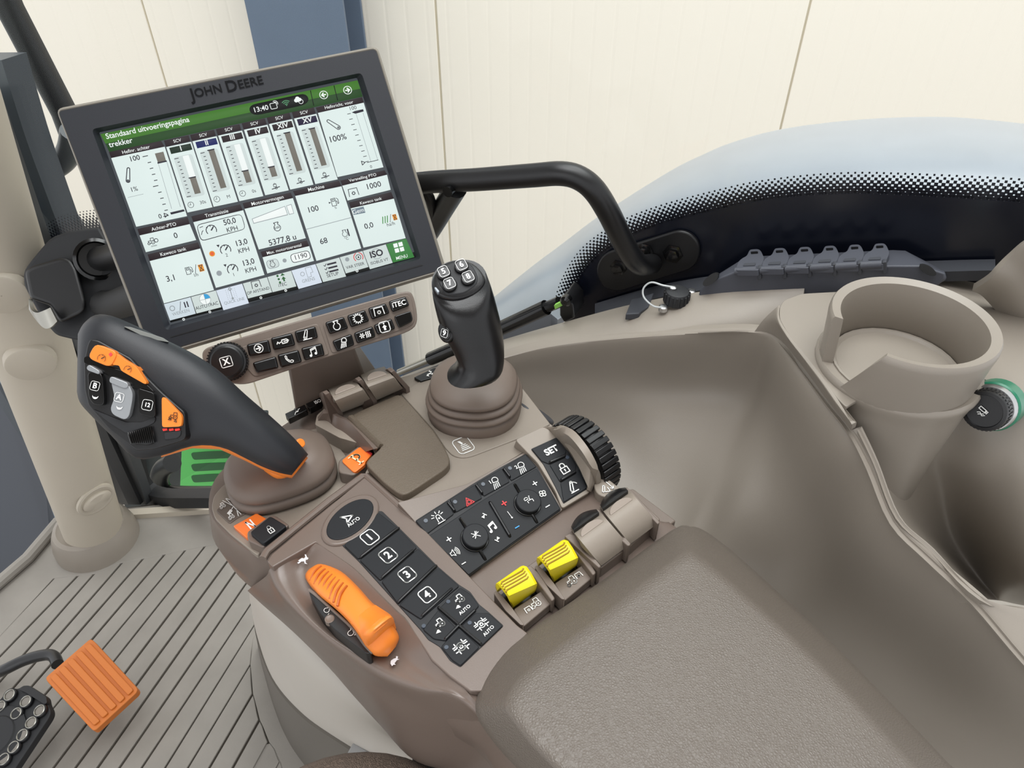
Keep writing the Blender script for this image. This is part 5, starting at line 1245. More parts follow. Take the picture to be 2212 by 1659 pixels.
# bracket column from display to console
BP = MON.off(-.024)
bk = [BP.at(612, 745), BP.at(748, 705), BP.at(748, 705) - MON.n * .03, BP.at(612, 745) - MON.n * .03]
bk2 = [PZ(640, 905, .775), PZ(800, 850, .775), PZ(812, 850, .775) + Vector((0, .03, 0)), PZ(645, 905, .775) + Vector((0, .03, 0))]
loft('bracket', [bk, [a.lerp(b, .5) for a, b in zip(bk, bk2)], bk2], TAUPE_D, mon, bevel=.003)
prism('bracket_neck', [(520, 470), (700, 420), (760, 640), (580, 690)], MON.off(-.034), 0, .03, BLKR, mon, bevel=.004)
# ------------------------------------------------------------------ key bar below the display
KB = MON.off(.002)
kb = empty('display_keypad', KB.at(680, 760) - KB.n * .02, 'taupe keypad bar with black icon keys and knob below the display', 'keypad')
bar = c3((38, 350, 22), (62, 322, 15), (560, 178, 5), (1130, 18, 26), (1165, 40, 26), (1190, 185, 30), (1150, 235, 30), (700, 375, 5), (265, 522, 20), (150, 505, 30), (45, 400, 20))
prism('bar', rp(bar, 8), KB, 0, .02, TAUPE_D, kb, bevel=.0025)
prism('bar_rim', rp(c3((215, 330, 8), (640, 195, 8), (660, 200, 8), (715, 355, 8), (700, 362, 8), (320, 478, 8), (285, 440, 8)), 6), KB, .0012, .002, TAUPE_D, kb, bevel=.0008)
prism('bar_rim', rp(c3((680, 190, 8), (1125, 40, 12), (1150, 55, 14), (1172, 180, 16), (1145, 210, 14), (740, 350, 8), (728, 345, 8)), 6), KB, .0012, .002, TAUPE_D, kb, bevel=.0008)
K1 = KB.off(.0012)
def kkey(poly, items=None, c=None, s=10, lw=.16):
    k = prism('key', rp(poly, 5), K1, .004, .001, BLKG, kb, bevel=.0016)
    if items: icon(items, *c, s, KB.off(.0053), SX, WHT, k, lw=lw)
    return k
Q = lambda p: (sum(a[0] for a in p) / len(p), sum(a[1] for a in p) / len(p))
for poly, it, s in ((c2((1270, 330), (1420, 295), (1440, 385), (1290, 412)), IC_ARROW, 11), (c2((1435, 285), (1580, 250), (1605, 335), (1455, 370)), IC_SYR, 13), (c2((1597, 240), (1740, 203), (1760, 285), (1617, 320)), IC_HITCH, 11),
                    (c2((1310, 455), (1470, 410), (1490, 490), (1340, 525)), None, 0), (c2((1480, 400), (1625, 365), (1650, 450), (1505, 490)), IC_PHONE, 10), (c2((1642, 355), (1785, 320), (1806, 405), (1667, 440)), IC_MUSIC, 11),
                    (e3((12, 1450), (310, 1355), (388, 1545), (87, 1640)), IC_ENG, 11), (e3((362, 1340), (650, 1245), (723, 1430), (427, 1530)), gear(0, 0, .72, 14), 11), (e3((697, 1222), (980, 1140), (1048, 1303), (762, 1408)), ptobox(0, 0, .95), 11),
                    (e3((1027, 1112), (1300, 1032), (1365, 1180), (1087, 1288)), None, 0), (c3((730, 287), (833, 248), (850, 308), (757, 345)), IC_LIGHT, 11), (c3((845, 245), (945, 208), (963, 265), (864, 302)), IC_SNOW, 13),
                    (e3((788, 1492), (1073, 1383), (1138, 1553), (852, 1650)), IC_BOXUP, 12), (e3((1112, 1352), (1380, 1262), (1416, 1400), (1392, 1440), (1192, 1543)), None, 0)):
    k = kkey(poly, it, Q(poly), s)
    if s == 0 and abs(Q(poly)[1] - 655) < 10 : text('iTEC', *Q(poly), 11, KB.off(.0053), SX, WHT, k, bold=.02)
kc = KB.at(*e4((1430, 1330)))
kn = lathe('knob', kc, KB.n, [(.0158, 0), (.0158, .006), (.0150, .0075), (.0135, .008), (.0133, .0105), (.012, .0115), (.0005, .0118)], BLK, kb, seg=48, cap1=False)
for i in range(40):
    a = 2 * math.pi * i / 40; fx, fy = frame(KB.n); rad = fx * math.cos(a) + fy * math.sin(a)
    box3('knurl', kc + rad * .0159 + KB.n * .0035, rad, KB.n.cross(rad), KB.n, .0008, .0006, .003, BLK, kn)
kq = proj(kc + KB.n * .0119)
icon([('s', rbox(.95, .85, .25), True)], *kq, 13, KB.off(.0121), SX, WHT, kn, lw=.13)
text('X', *kq, 14, KB.off(.0121), SX, WHT, kn, bold=.03)
# ================================================================== joystick
joy = empty('joystick', PZ(1026, 885, .79), 'black joystick with numbered thumb buttons rising from a taupe bellows', 'joystick')
bc = PZ(1026, 878, .791)
def bellow(name, c, levels, ex, xdir, mat, parent, pw=2.4, seg=48):
    a = Vector(xdir).normalized(); b = Vector((-a.y, a.x, 0)); rings = []
    for r, h, sh in levels:
        rg = []
        for i in range(seg):
            t = 2 * math.pi * i / seg; ct, st_ = math.cos(t), math.sin(t)
            k = (abs(ct) ** pw + abs(st_) ** pw) ** (-1 / pw)
            rg.append(c + a * (ct * k * r * ex + sh[0]) + b * (st_ * k * r + sh[1]) + Vector((0, 0, h)))
        rings.append(rg)
    return loft(name, rings, mat, parent, angle=70)
z0 = (0, 0)
lv = [(.0425, 0, z0), (.0430, .003, z0), (.0425, .009, z0), (.0405, .0115, z0), (.0385, .0122, z0), (.0425, .0135, z0), (.0438, .0150, z0), (.0432, .0170, z0), (.0405, .0188, z0), (.0365, .0192, z0), (.0405, .0208, z0), (.0415, .0222, z0), (.0408, .0242, z0), (.0385, .0258, z0), (.0350, .0262, z0), (.0385, .0280, z0), (.0392, .0298, z0), (.0378, .0325, z0), (.0325, .0362, z0), (.026, .0390, z0), (.018, .0402, z0), (.01, .0405, z0)]
bl_ = bellow('bellows', bc, lv, 1.0, (1, -.1, 0), RUB, joy)
# grip: rings by left/right silhouette, centre depth, ring normal leaning to the viewer towards the top
def rings_from(st):
    out = []
    for (xl, yl, xr, yr, t, dr, lean) in st:
        Lp, Rp = PD(xl, yl, t), PD(xr, yr, t)
        c = (Lp + Rp) / 2; ax = (Rp - Lp) / 2
        view = (CAM - c).normalized()
        # second axis: perpendicular to ax, between 'away' and 'up' by the lean
        e = ax.normalized()
        away = (-view - e * (-view).dot(e)).normalized()
        upv = e.cross(away); upv = upv if upv.z > 0 else -upv
        b = (away * math.cos(lean) + upv * math.sin(lean)).normalized()
        out.append((c, ax, b * dr))
    return out
def section(c, ax, b, n=32, pw=2.3):
    r = []
    for i in range(n):
        t = 2 * math.pi * i / n; ct, s_ = math.cos(t), math.sin(t)
        k = (abs(ct) ** pw + abs(s_) ** pw) ** (-1 / pw)
        r.append(c + ax * ct * k + b * s_ * k)
    return r
J = [d3((370, 1060)) + d3((745, 1005)) + (.590, .021, .62), d3((400, 1035)) + d3((755, 985)) + (.588, .021, .6), d3((430, 990)) + d3((761, 950)) + (.587, .021, .6), d3((440, 935)) + d3((763, 900)) + (.585, .021, .6), d3((405, 850)) + d3((762, 850)) + (.582, .021, .6), d3((360, 770)) + d3((752, 775)) + (.579, .022, .6), d3((322, 690)) + d3((735, 690)) + (.575, .023, .62), d3((300, 620)) + d3((715, 610)) + (.571, .023, .68), d3((285, 560)) + d3((698, 545)) + (.567, .023, .75), d3((272, 500)) + d3((678, 480)) + (.563, .022, .85), d3((262, 440)) + d3((650, 400)) + (.560, .021, 1.0)]
R_ = [section(*q) for q in rings_from(J)]
c, ax, b = rings_from(J)[-1]
# domed slanted head: the last rings turn face-on
TOPP = Pl(PD(*d3((440, 400)), .556), (CAM - PD(*d3((440, 400)), .556)).normalized() + Vector((0, 0.1, .75)))
head = rp(d3((258, 420, 30), (275, 350, 30), (335, 280, 30), (440, 247, 30), (545, 268, 30), (610, 325, 30), (648, 400, 20), (600, 470, 30), (500, 525, 40), (390, 535, 40), (290, 500, 30)), 12, 3)
jg = loft('grip', R_, JOYB, joy, angle=75)
HN = len(head)
hp0 = [TOPP.at(x, y) for x, y in head]; hc = sum(hp0, Vector()) / HN
lay_ = [[p - TOPP.n * .030 + (hc - p) * .12 for p in hp0], [p - TOPP.n * .016 for p in hp0], [p - TOPP.n * .004 for p in hp0], [p - TOPP.n * .001 + (hc - p) * .05 for p in hp0], [p + (hc - p) * .12 for p in hp0]]
loft('grip_head', lay_, JOYB, joy, angle=60)
prism('thumb_plate', rp(d3((300, 400), (345, 300), (440, 262), (520, 275), (560, 320), (585, 380), (575, 430), (490, 490), (360, 505), (330, 450)), 10, 3), TOPP, .0006, .002, BLKR, joy, bevel=.001)
for (cx_, cy_, rx, ry, s_) in ((345, 340, 50, 44, '5'), (468, 293, 50, 44, '6'), (387, 420, 52, 46, '7'), (515, 375, 52, 46, '8')):
    o_ = oval(*d3((cx_, cy_ + 6)), rx / 3.191, ry / 3.191, -.35, 28)
    kk = prism('thumb_button', o_, TOPP.off(.0006), .003, .001, JOYB, joy, bevel=.001)
    q = d3((cx_, cy_))
    icon(dashbox(), *q, 12, TOPP.off(.0038), (1, -.42), WHT, kk, lw=.09, sx=.95)
    text(s_, *q, 12, TOPP.off(.0038), (1, -.42), WHT, kk, bold=.035)
prism('indicator_slot', rp(d3((280, 450), (292, 445), (318, 475), (305, 487)), 2), TOPP, .002, .002, M('clear_lamp', (150, 158, 165), .2), joy, bevel=.0005)
# side button 9 on a bump
SBP = Pl(PD(*d3((345, 765)), .562), (CAM - PD(*d3((345, 765)), .562)).normalized() + Vector((-.75, -.1, 0)))
sbn = prism('side_boss', oval(*d3((350, 760)), 15, 24, -.25, 24), SBP, .001, .014, JOYB, joy, bevel=.002)
sb9 = prism('side_button', oval(*d3((352, 765)), 10.5, 16, -.25, 24), SBP, .002, .001, BLKG, joy, bevel=.001)
icon(dashbox(), *d3((352, 765)), 9, SBP.off(.0025), (1, .35), WHT, sb9, lw=.10, sx=.9); text('9', *d3((352, 765)), 11, SBP.off(.0025), (1, .35), WHT, sb9, bold=.03)
# ================================================================== drive lever
lev = empty('drive_lever', PZ(615, 1050, .775), 'large black drive lever with orange and silver buttons in a taupe boot', 'lever')
lc = PZ(613, 1036, .774)
lx = (PZ(735, 985, .775) - PZ(500, 1060, .775)).normalized()
half = (PZ(735, 985, .79) - PZ(500, 1060, .79)).length / 2
lv2 = [(.036, 0, z0), (.040, .003, z0), (.0405, .008, z0), (.038, .0105, z0), (.0365, .0115, z0), (.0392, .0135, z0), (.0400, .0165, z0), (.0388, .0215, z0), (.034, .0265, z0), (.027, .0295, (.004, -.002)), (.020, .0325, (.008, -.004)), (.012, .034, (.010, -.004))]
lv2 = [(r * .92, h, q) for r, h, q in lv2]
bellow('boot', lc, lv2, half / .037, lx, RUB, lev, pw=2.6)
Ls = [((168, 722), (166, 846), .545, .012, 2.6), ((180, 700), (172, 868), .545, .020, 3), ((205, 681), (192, 892), .546, .024, 3.2), ((240, 683), (240, 940), .547, .025, 3.4), ((290, 703), (292, 988), .549, .025, 3.4), ((350, 731), (348, 984), .552, .025, 3.0), ((410, 760), (415, 964), .555, .025, 2.6), ((470, 798), (475, 966), .560, .025, 2.4), ((530, 852), (526, 988), .566, .024, 2.2), ((585, 900), (568, 1008), .573, .023, 2.2), ((635, 948), (606, 1020), .581, .020, 2.2), ((664, 984), (632, 1024), .588, .017, 2.2)]
def lev_rings(dy=0, dt=0, sc_=1.0, sel=None):
    rr = []
    for (a, b, t, th, pw) in Ls:
        A_ = PD(a[0], a[1] + dy, t + dt); B_ = PD(b[0], b[1] + dy, t + dt)
        c = (A_ + B_) / 2; ax = (A_ - B_) / 2 * sc_
        vw = (c - CAM).normalized(); vw = (vw - ax.normalized() * vw.dot(ax.normalized())).normalized()
        rr.append((c, ax, vw * th, pw))
    return rr
LR = [section(c, ax, b, 40, pw) for c, ax, b, pw in lev_rings()]
cols2 = [crv([r[j] for r in LR], 3) for j in range(40)]
LR2 = [[cc[i] for cc in cols2] for i in range(len(cols2[0]))]
loft('grip_shell', LR2, GRIP, lev, angle=75)
LRo = [section(c, ax * .97, b * .97, 40, pw) for c, ax, b, pw in lev_rings(dy=7, dt=.006)][5:]
loft('orange_core', LRo, ORG, lev, angle=75)
tube('orange_root', [PZ(620, 1010, .815), PZ(604, 1016, .81), PZ(585, 1004, .808)], .007, ORG, lev, k=4, n=12)
disc('orange_tab', PZ(648, 958, .817), Vector((.6, -.2, .6)), .004, .002, .003, ORG, lev, bevel=.001)
# control face on the head
HF = plane3(PD(190, 760, .5215), PD(400, 960, .527), PD(210, 890, .5215))
def hfp(name, poly, up, down, mat, bevel=.001, r=6, parent=lev):
    return prism(name, rp(c2(*poly), r, 3), HF, up, down, mat, parent, bevel=bevel)
hfp('control_face', [(185, 330), (205, 290), (260, 300), (480, 420), (600, 560), (700, 660), (850, 790), (858, 960), (840, 985), (640, 1045), (520, 1055), (330, 910), (190, 745), (165, 640), (160, 450)], .001, .012, BLK, .002, 6)
ob = hfp('cruise_button', [(195, 400, 10), (240, 322, 12), (370, 372, 6), (385, 400, 6), (352, 470, 8), (320, 478, 8), (205, 430, 10)], .0065, .006, ORG, .0016, 5)
icon(GAU if 'GAU' in globals() else [], *c2((283, 425)), 11, HF.off(.0069), (1, .3), DARKP, ob, lw=.09)
ob2 = hfp('cruise_button', [(375, 385, 6), (400, 400, 6), (430, 425, 8), (520, 480, 8), (592, 590, 6), (580, 602, 6), (410, 505, 8), (405, 470, 8), (352, 470, 6)], .0055, .006, ORG, .0014, 5)
icon(GAU, *c2((462, 500)), 10, HF.off(.0059), (1, .45), DARKP, ob2, lw=.09)
prism('red_dot', rp(c2((330, 395), (345, 382), (358, 398), (342, 412)), 1), HF.off(.0066), .0003, .0003, REDP, ob)
hfp('dark_slot', [(160, 415), (195, 405), (330, 480), (470, 520), (600, 610), (640, 650), (630, 665), (480, 620), (330, 540), (160, 455)], .0025, .004, BLKG, .0006, 4)
def rkr(poly, mat, legend, c, smile, top):
    k = hfp('rocker_button', poly, .006, .006, mat, .0018, 8)
    cc = c2(c)
    icon(dashbox(), *cc, 10.5, HF.off(.0064), (1, .25), WHT, k, lw=.10)
    text(legend, *cc, 12 if len(legend) < 2 else 9, HF.off(.0064), (1, .25), WHT, k, bold=.03)
    if smile: icon([('f', [(-1, .5), (-.55, .1), (.4, .1), (1, .6), (.7, -.2), (.2, -.5), (-.4, -.5), (-.8, -.1)])], *c2(smile), 7, HF.off(.0064), (1, .2), WHT, k)
    if top: hfp('button_top', top, .0072, .006, SILV, .0014, 5)
    return k
rkr([(185, 520), (275, 520), (290, 560), (300, 720), (290, 748), (225, 742), (192, 690), (190, 610)], BLKG, 'B', (238, 612), (240, 690), [(178, 485), (195, 465), (270, 510), (265, 535), (185, 505)])
rkr([(345, 580), (465, 600), (495, 660), (490, 720), (470, 820), (440, 845), (360, 810), (340, 770), (370, 690)], SILV, 'A', (403, 690), (405, 762), [(333, 570), (345, 545), (460, 590), (465, 620), (440, 630), (338, 590)])
k12 = hfp('preset_button', [(528, 625), (640, 660), (650, 810), (635, 830), (535, 800)], .0055, .006, BLKG, .0015, 6)
icon(dashbox(), *c2((596, 742)), 12, HF.off(.0059), (1, .2), WHT, k12, lw=.09); text('12', *c2((596, 742)), 9, HF.off(.0059), (1, .2), WHT, k12, bold=.03)
ot = hfp('auto_button', [(692, 690, 8), (712, 690, 8), (832, 815, 8), (828, 880, 6), (815, 890, 6), (695, 895, 6)], .0045, .006, ORG, .0014, 5)
icon(tractor(0, .2, .9) + [('s', [(-.9, -.6), (-.6, -.2), (-.3, -.6)], True), ('s', [(.3, -.8), (.6, -.4), (.8, -.9)], True)], *c2((772, 825)), 11, HF.off(.0049), (1, .12), DARKP, ot, lw=.13)
for x in (714, 757, 798):
    prism('red_lamp', rp(c2((x - 18, 905), (x + 14, 900), (x + 18, 915), (x - 12, 921)), 1), HF, .0025, .002, M('red_lens', (228, 52, 44), .25), lev, bevel=.0004)
hfp('blank_button', [(705, 930), (825, 915), (822, 950), (800, 970), (712, 982)], .002, .003, BLKR, .001, 4)
rl = hfp('scroll_roller', [(450, 935), (610, 885), (640, 930), (645, 1000), (600, 1018), (500, 1010), (470, 980)], .003, .008, BLK, .002, 6)
for i in range(12):
    t = i / 11
    a = Vector((465, 930)).lerp(Vector((615, 890)), t); b = Vector((490, 1005)).lerp(Vector((640, 1000)), t)
    tube('roller_groove', [HF.at(*c2(tuple(a)), .0032), HF.at(*c2(tuple(a.lerp(b, .5))), .0038), HF.at(*c2(tuple(b)), .0032)], .0008, BLKG, rl, n=6)
hfp('lower_ledge', [(220, 770), (340, 820), (450, 860), (560, 860), (650, 820), (645, 860), (600, 885), (450, 935), (330, 860)], .002, .004, BLKR, .001, 5)
# worn clip on top of the lever
prism('lever_clip', rp(c2((430, 205), (480, 210), (700, 285), (745, 315), (690, 305), (600, 290), (560, 270)), 4), Pl(PD(*c2((580, 255)), .535), (CAM - PD(500, 720, .55)).normalized()), .0005, .006, M('clip_grey', (120, 122, 118), .4), lev, bevel=.001)
# ================================================================== grab rail by the window
rail = empty('grab_rail', PW(1400, 590, -.02), 'black tubular grab rail bolted beside the side window', 'grab rail')
path = [PW(620, 452, -.10), PW(760, 418, -.10), PW(905, 396, -.10), PW(1030, 388, -.10), PW(1150, 379, -.10), PW(1212, 375, -.10), PW(1252, 385, -.098), PW(1285, 412, -.095), PW(1315, 460, -.088), PW(1342, 515, -.075), PW(1366, 556, -.062), PW(1385, 572, -.045), PW(1408, 570, -.012)]
tube('rail_tube', path, .0102, BLK, rail, k=5, n=18)
tube('rail_brace', [PW(985, 405, -.10), PW(958, 450, -.08), PW(925, 505, -.06), PW(890, 560, -.03)], .0105, BLK, rail, k=4, n=16)
tube('rail_strut', [PW(905, 396, -.10), PW(930, 440, -.09), PW(925, 505, -.06)], .006, BLK, rail, k=4, n=10)
disc('weld_bolt', PW(970, 412, -.112), -LAT, .005, .003, .003, BLKG, rail, seg=12)
# oval base plate
pc = [Vector(q) for q in (c8((545, 610)), c8((800, 530)))]
dv = (pc[1] - pc[0]).normalized(); nv = Vector((-dv.y, dv.x))
pts = []
for i in range(17):
    a = math.pi * (.5 + i / 16); pts.append(pc[0] + (dv * math.cos(a) + nv * math.sin(a)) * 44)
for i in range(17):
    a = math.pi * (-.5 + i / 16); pts.append(pc[1] + (dv * math.cos(a) + nv * math.sin(a)) * 44)
prism3('base_plate', [PW(*p, -.002) for p in pts], -LAT, .005, 0, BLK, rail, bevel=.0015)
for q, r in ((c8((545, 605)), .006), (c8((768, 548)), .0068), (c8((655, 535)), .0055)):
    b_ = lathe('bolt', PW(*q, -.007), -LAT, [(r * 1.5, 0), (r * 1.5, .0015), (r, .002), (r, .006), (r * .6, .0065), (.0004, .0065)], BLKG, rail, seg=6, cap1=False)
# ================================================================== cable pass-through with six flaps
ho = empty('cable_pass_through', PZ(1700, 660, .872), 'dark grey rubber cable pass-through block with six flaps on the sill', 'cable block')
HP = WIN.off(.055)       # front face, inside the glass
DG = M('block_rubber', (66, 68, 76), .55, (900, .15))
FR = [HP.at(*q) for q in d4((585, 445), (590, 425), (615, 375), (690, 325), (775, 290), (775, 325), (1560, 300), (1560, 262), (1640, 300), (1720, 330), (1700, 400), (980, 455), (600, 460))]
def ext_back(P, d, rise=0): return [p + LAT * d + Vector((0, 0, rise)) for p in P]
bodyF = [HP.at(*q) for q in d4((585, 455), (600, 390), (640, 345), (775, 292), (1560, 262), (1700, 262), (1822, 300), (1822, 330), (1700, 420), (980, 460))]
Bk = [WIN.off(.012).at(*q) for q in d4((640, 410), (650, 350), (700, 300), (835, 215), (1560, 182), (1620, 185), (1820, 290), (1830, 330), (1700, 400), (980, 430))]
loft('block', [bodyF, Bk], DG, ho, bevel=.0015)
for q in (d4((655, 332)), d4((1735, 285))):
    pl = Pl(HP.at(*q) + Vector((0, 0, .0)), HP.n + Vector((0, 0, .4)))
    prism('mounting_slot', oval(*q, 20, 9, -.65 if q[0] < 1600 else .5, 18), pl, .003, .004, M('slot_black', (6, 6, 7), .6), ho)
FLP = plane3(HP.at(*d4((780, 296))), HP.at(*d4((1550, 268))), WIN.off(.025).at(*d4((1200, 200))))
for i in range(6):
    dx, dy = 124.5 * i, -5.8 * i
    F_ = lambda *p: d4(*[(x + dx, y + dy) + tuple(q) for x, y, *q in p])
    fl = empty('cable_flap_unit', (0, 0, 0)) if False else None
    fp = prism('flap', rp(F_((778, 284, 4), (792, 240, 6), (815, 222, 6), (836, 212, 6), (846, 186, 6), (856, 180, 6), (893, 178, 6), (906, 188, 6), (916, 210, 6), (922, 225, 5), (912, 250, 4), (892, 284, 4)), 3), FLP, .004, .002, DG, ho, bevel=.0008)
    prism('flap_hole', rp(F_((854, 192), (890, 190), (892, 200), (856, 203)), 2), FLP, .0044, .0002, BLKG, fp)
    prism('flap_embossing', rp(F_((815, 262), (822, 250), (880, 246), (876, 260)), 2), FLP, .0046, .0002, M('block_emboss', (54, 56, 62), .6), fp)
    A_, B_ = HP.at(*F_((778, 290))), HP.at(*F_((884, 284)))
    tube('hinge', [A_, B_], .0034, DG, fp, n=12)
    prism('hinge_lug', rp(F_((884, 275), (906, 272), (908, 330), (890, 335)), 2), HP, .002, .004, M('block_emboss', (54, 56, 62), .6), ho, bevel=.0008)
# ================================================================== capped socket with tether, strap, screws
soc = empty('capped_socket', PZ(*d4((480, 430)), .855), 'black round socket cap on a clear tether loop in the sill', 'socket cap')
sc0 = PZ(*d4((483, 440)), .861)
lathe('cap', sc0, (0, 0, 1), [(.0001, .012), (.009, .012), (.0105, .0115), (.0115, .010), (.0118, .002), (.0118, 0)], BLKR, soc, seg=28, cap0=False)
for i in range(18):
    a = 2 * math.pi * i / 18; rad = Vector((math.cos(a), math.sin(a), 0))
    box3('cap_rib', sc0 + rad * .0118 + Vector((0, 0, .006)), rad, Vector((-rad.y, rad.x, 0)), Vector((0, 0, 1)), .0005, .0009, .0045, BLKR, soc)
lathe('cap_stud', sc0 + Vector((-.004, .003, .012)), (0, 0, 1), [(.0035, 0), (.0035, .002), (.002, .003), (.0002, .003)], CHROME, soc, seg=14, cap1=False)
tube('tether', [sc0 + Vector((-.004, .003, .014))] + [PZ(*d4(q), z) for q, z in (((420, 360), .876), ((360, 345), .876), ((322, 375), .870), ((325, 420), .864), ((370, 462), .861), ((415, 470), .862))], .0009, M('clear_tether', (175, 178, 178), .2), soc, k=6, n=8)
for q in ((420, 470), (527, 455), (560, 390)):
    lathe('screw', PZ(*d4(q), .8605), (0, 0, 1), [(.0042, -.003), (.0042, .001), (.003, .002), (.0002, .0022)], CHROME, soc, seg=14, cap1=False)
st_ = [PZ(*d4(q), .847) for q in ((232, 515), (262, 440), (300, 432), (372, 408), (345, 480), (310, 500), (300, 512))]
prism3('rubber_strap', st_, (0, 0, 1), .003, .004, M('gasket_rubber', (52, 54, 60), .55), bevel=.001, label='flat dark grey rubber strap lying on the sill beside the socket cap', cat='strap')
# ================================================================== gas strut of the window
gs = empty('gas_strut', PW(1225, 655, -.03), 'black gas strut lying along the lower edge of the side window', 'gas strut')
g0, g1, g2 = PW(862, 804, -.035), PW(1085, 708, -.035), PW(1208, 652, -.035)
tube('cylinder', [PW(930, 775, -.035), g1, PW(1180, 664, -.035)], .0085, BLKG, gs, n=16)
tube('rod', [g0, PW(935, 773, -.035)], .0042, STEEL, gs, n=12)
tube('end_fitting', [PW(1180, 664, -.035), PW(1195, 658, -.035), g2], .0062, BLKG, gs, n=10)
prism3('ball_bracket', [PW(*q, -.03) for q in e6((1320, 960), (1345, 905), (1380, 930), (1410, 970), (1420, 1060), (1350, 1090), (1320, 1040))], -LAT, .012, .02, BLK, gs, bevel=.002)
lathe('ball_stud', PW(*e6((1345, 965)), -.045), -LAT, [(.006, 0), (.006, .006), (.0035, .009), (.0003, .009)], BLKG, gs, seg=12, cap1=False)
prism3('strut_label', [PW(*q, -.046) for q in e6((1255, 1010), (1305, 985), (1312, 1010), (1262, 1035))], -LAT, .0005, .004, M('lime_print', (140, 200, 90), .5), gs)
# ================================================================== lighter plug in the pocket wall
lgc = PZ(*d1((1362, 222)), .904)
lv_ = (CAM - lgc).normalized()
ln = (lv_ - RX * .42 - UP * .26).normalized()
lig = empty('cigarette_lighter', lgc, 'black round lighter plug with a chrome and green ring beside the cup holder', 'lighter')
lathe('green_ring', lgc - ln * .004, ln, [(0.01771, -0.01288), (0.01771, 0), (0.01664, .0015), (0.01396, .0015)], M('green_ring_plastic', (28, 110, 82), .3), lig, seg=36)
lathe('chrome_ring', lgc - ln * .002, ln, [(0.01664, -.01), (0.01632, .003), (0.01557, .0055), (0.01288, .0055)], CHROME, lig, seg=36)
kn_ = lathe('plug', lgc, ln, [(0.01417, -.004), (0.01439, 0.01074), (0.01375, 0.01267), (0.01160, 0.01309), (0.01117, 0.01202), (.0003, 0.01202)], BLK, lig, seg=36, cap1=False)
for i in range(36):
    a = 2 * math.pi * i / 36; fx, fy = frame(ln); rad = fx * math.cos(a) + fy * math.sin(a)
    box3('knurl', lgc + rad * 0.01439 + ln * .007, rad, ln.cross(rad), ln, .0005, .0006, .003, BLK, kn_)
lp = Pl(lgc + ln * .0126, ln); q = proj(lgc + ln * .0126)
icon([('s', [(-.9, -.1), (-.9, .35), (.2, .35), (.2, -.1)], True), ('s', [(.35, .35), (.35, -.1)]), ('s', [(.55, .35), (.55, -.1)]), ('s', [(.3, -.35), (.0, -.6), (-.3, -.45), (-.6, -.75)]), ('s', [(.6, -.4), (.3, -.75), (0, -.6), (-.3, -.9)])], *q, 14, lp, (.75, .65), WHT, kn_, lw=.12)
# mounting boss face for the lighter
fa = [PZ(*d1(p), z) for p, z in (((1215, 240), .862), ((1305, 98), .885), ((1440, 165), .888), ((1515, 215), .884), ((1420, 420), .848), ((1335, 515), .825), ((1155, 420), .80))]
# ================================================================== beige cab post
pst = empty('cab_post', PZ(215, 1172, 0), 'beige tubular front cab post with round screw plugs', 'post')
pb = PZ(212, 1168, 0); ptop = PW(-75, 330, -.139)
pd_ = (ptop - pb).normalized()
tube('post_tube', [pb + pd_ * .02, pb + pd_ * .06, pb.lerp(ptop, .25), pb.lerp(ptop, .5), ptop, ptop + pd_ * .5], .055, BEIGE, pst, n=40)
lathe('post_socket', pb, (0, 0, 1), [(.082, -.01), (.08, .02), (.075, .04), (.068, .054), (.060, .058), (.052, .055)], SIDE, pst, seg=40)
def on_post(px, py, rad=.055):
    """hit the post's surface along the pixel ray"""
    d = ray(px, py).normalized(); w = CAM - pb
    a = d - pd_ * d.dot(pd_); b = w - pd_ * w.dot(pd_)
    A_, B_, C_ = a.dot(a), 2 * a.dot(b), b.dot(b) - rad * rad
    D_ = B_ * B_ - 4 * A_ * C_
    if D_ < 0: return None, None
    t = (-B_ - math.sqrt(D_)) / (2 * A_)
    p = CAM + d * t
    n = p - (pb + pd_ * (p - pb).dot(pd_))
    return p, n.normalized()
for q, r, up in (((66, 782), .034, .009), ((4, 632), .034, .009)):
    p, n = on_post(*q)
    if p: lathe('plug', p - n * .006, n, [(r * 1.02, 0), (r, up), (r * .96, up + .003), (r * .9, up + .004), (.0005, up + .004)], BEIGE, pst, seg=28, cap1=False)
p, n = on_post(208, 1080)
if p:
    lathe('plug_recess', p - n * .004, n, [(.036, 0), (.036, .005), (.032, .0065), (.026, .0045)], BEIGE, pst, seg=28)
    lathe('plug', p - n * .004, n, [(.020, 0), (.020, .008), (.017, .0105), (.0005, .0112)], BEIGE, pst, seg=24, cap1=False, ex=1.35, xdir=pd_.cross(n))
# ================================================================== black mount behind the display
mt = empty('display_mount', PD(170, 640, .96), 'black plastic mounting housing clamped to the beige post behind the display', 'mount')
def dprism(name, pts, t, tb, mat, bev=.006, parent=mt, shrink_=.0):
    c_ = Q(pts)
    A_ = [PD(x, y, t) for x, y in pts]; B_ = [PD(x + (c_[0] - x) * -shrink_, y + (c_[1] - y) * -shrink_, tb) for x, y in pts]
    return loft(name, [A_, B_], mat, parent, bevel=bev)
dprism('housing', rp(e5((188, 690, 12), (240, 615, 8), (330, 505, 8), (410, 415, 14), (560, 365, 10), (790, 335, 6), (1000, 700, 6), (1120, 1150, 6), (900, 1250, 10), (600, 1232, 12), (450, 1195, 10), (330, 1060, 8), (195, 800, 10)), 8), .93, 1.02, BLKR, .010, shrink_=-.03)
dprism('cover', rp(e5((195, 680, 14), (270, 640, 8), (510, 568, 18), (600, 620, 20), (690, 950, 12), (660, 1020, 12), (480, 1100, 12), (400, 960, 6), (240, 900, 10)), 8), .912, .95, BLK, .008)
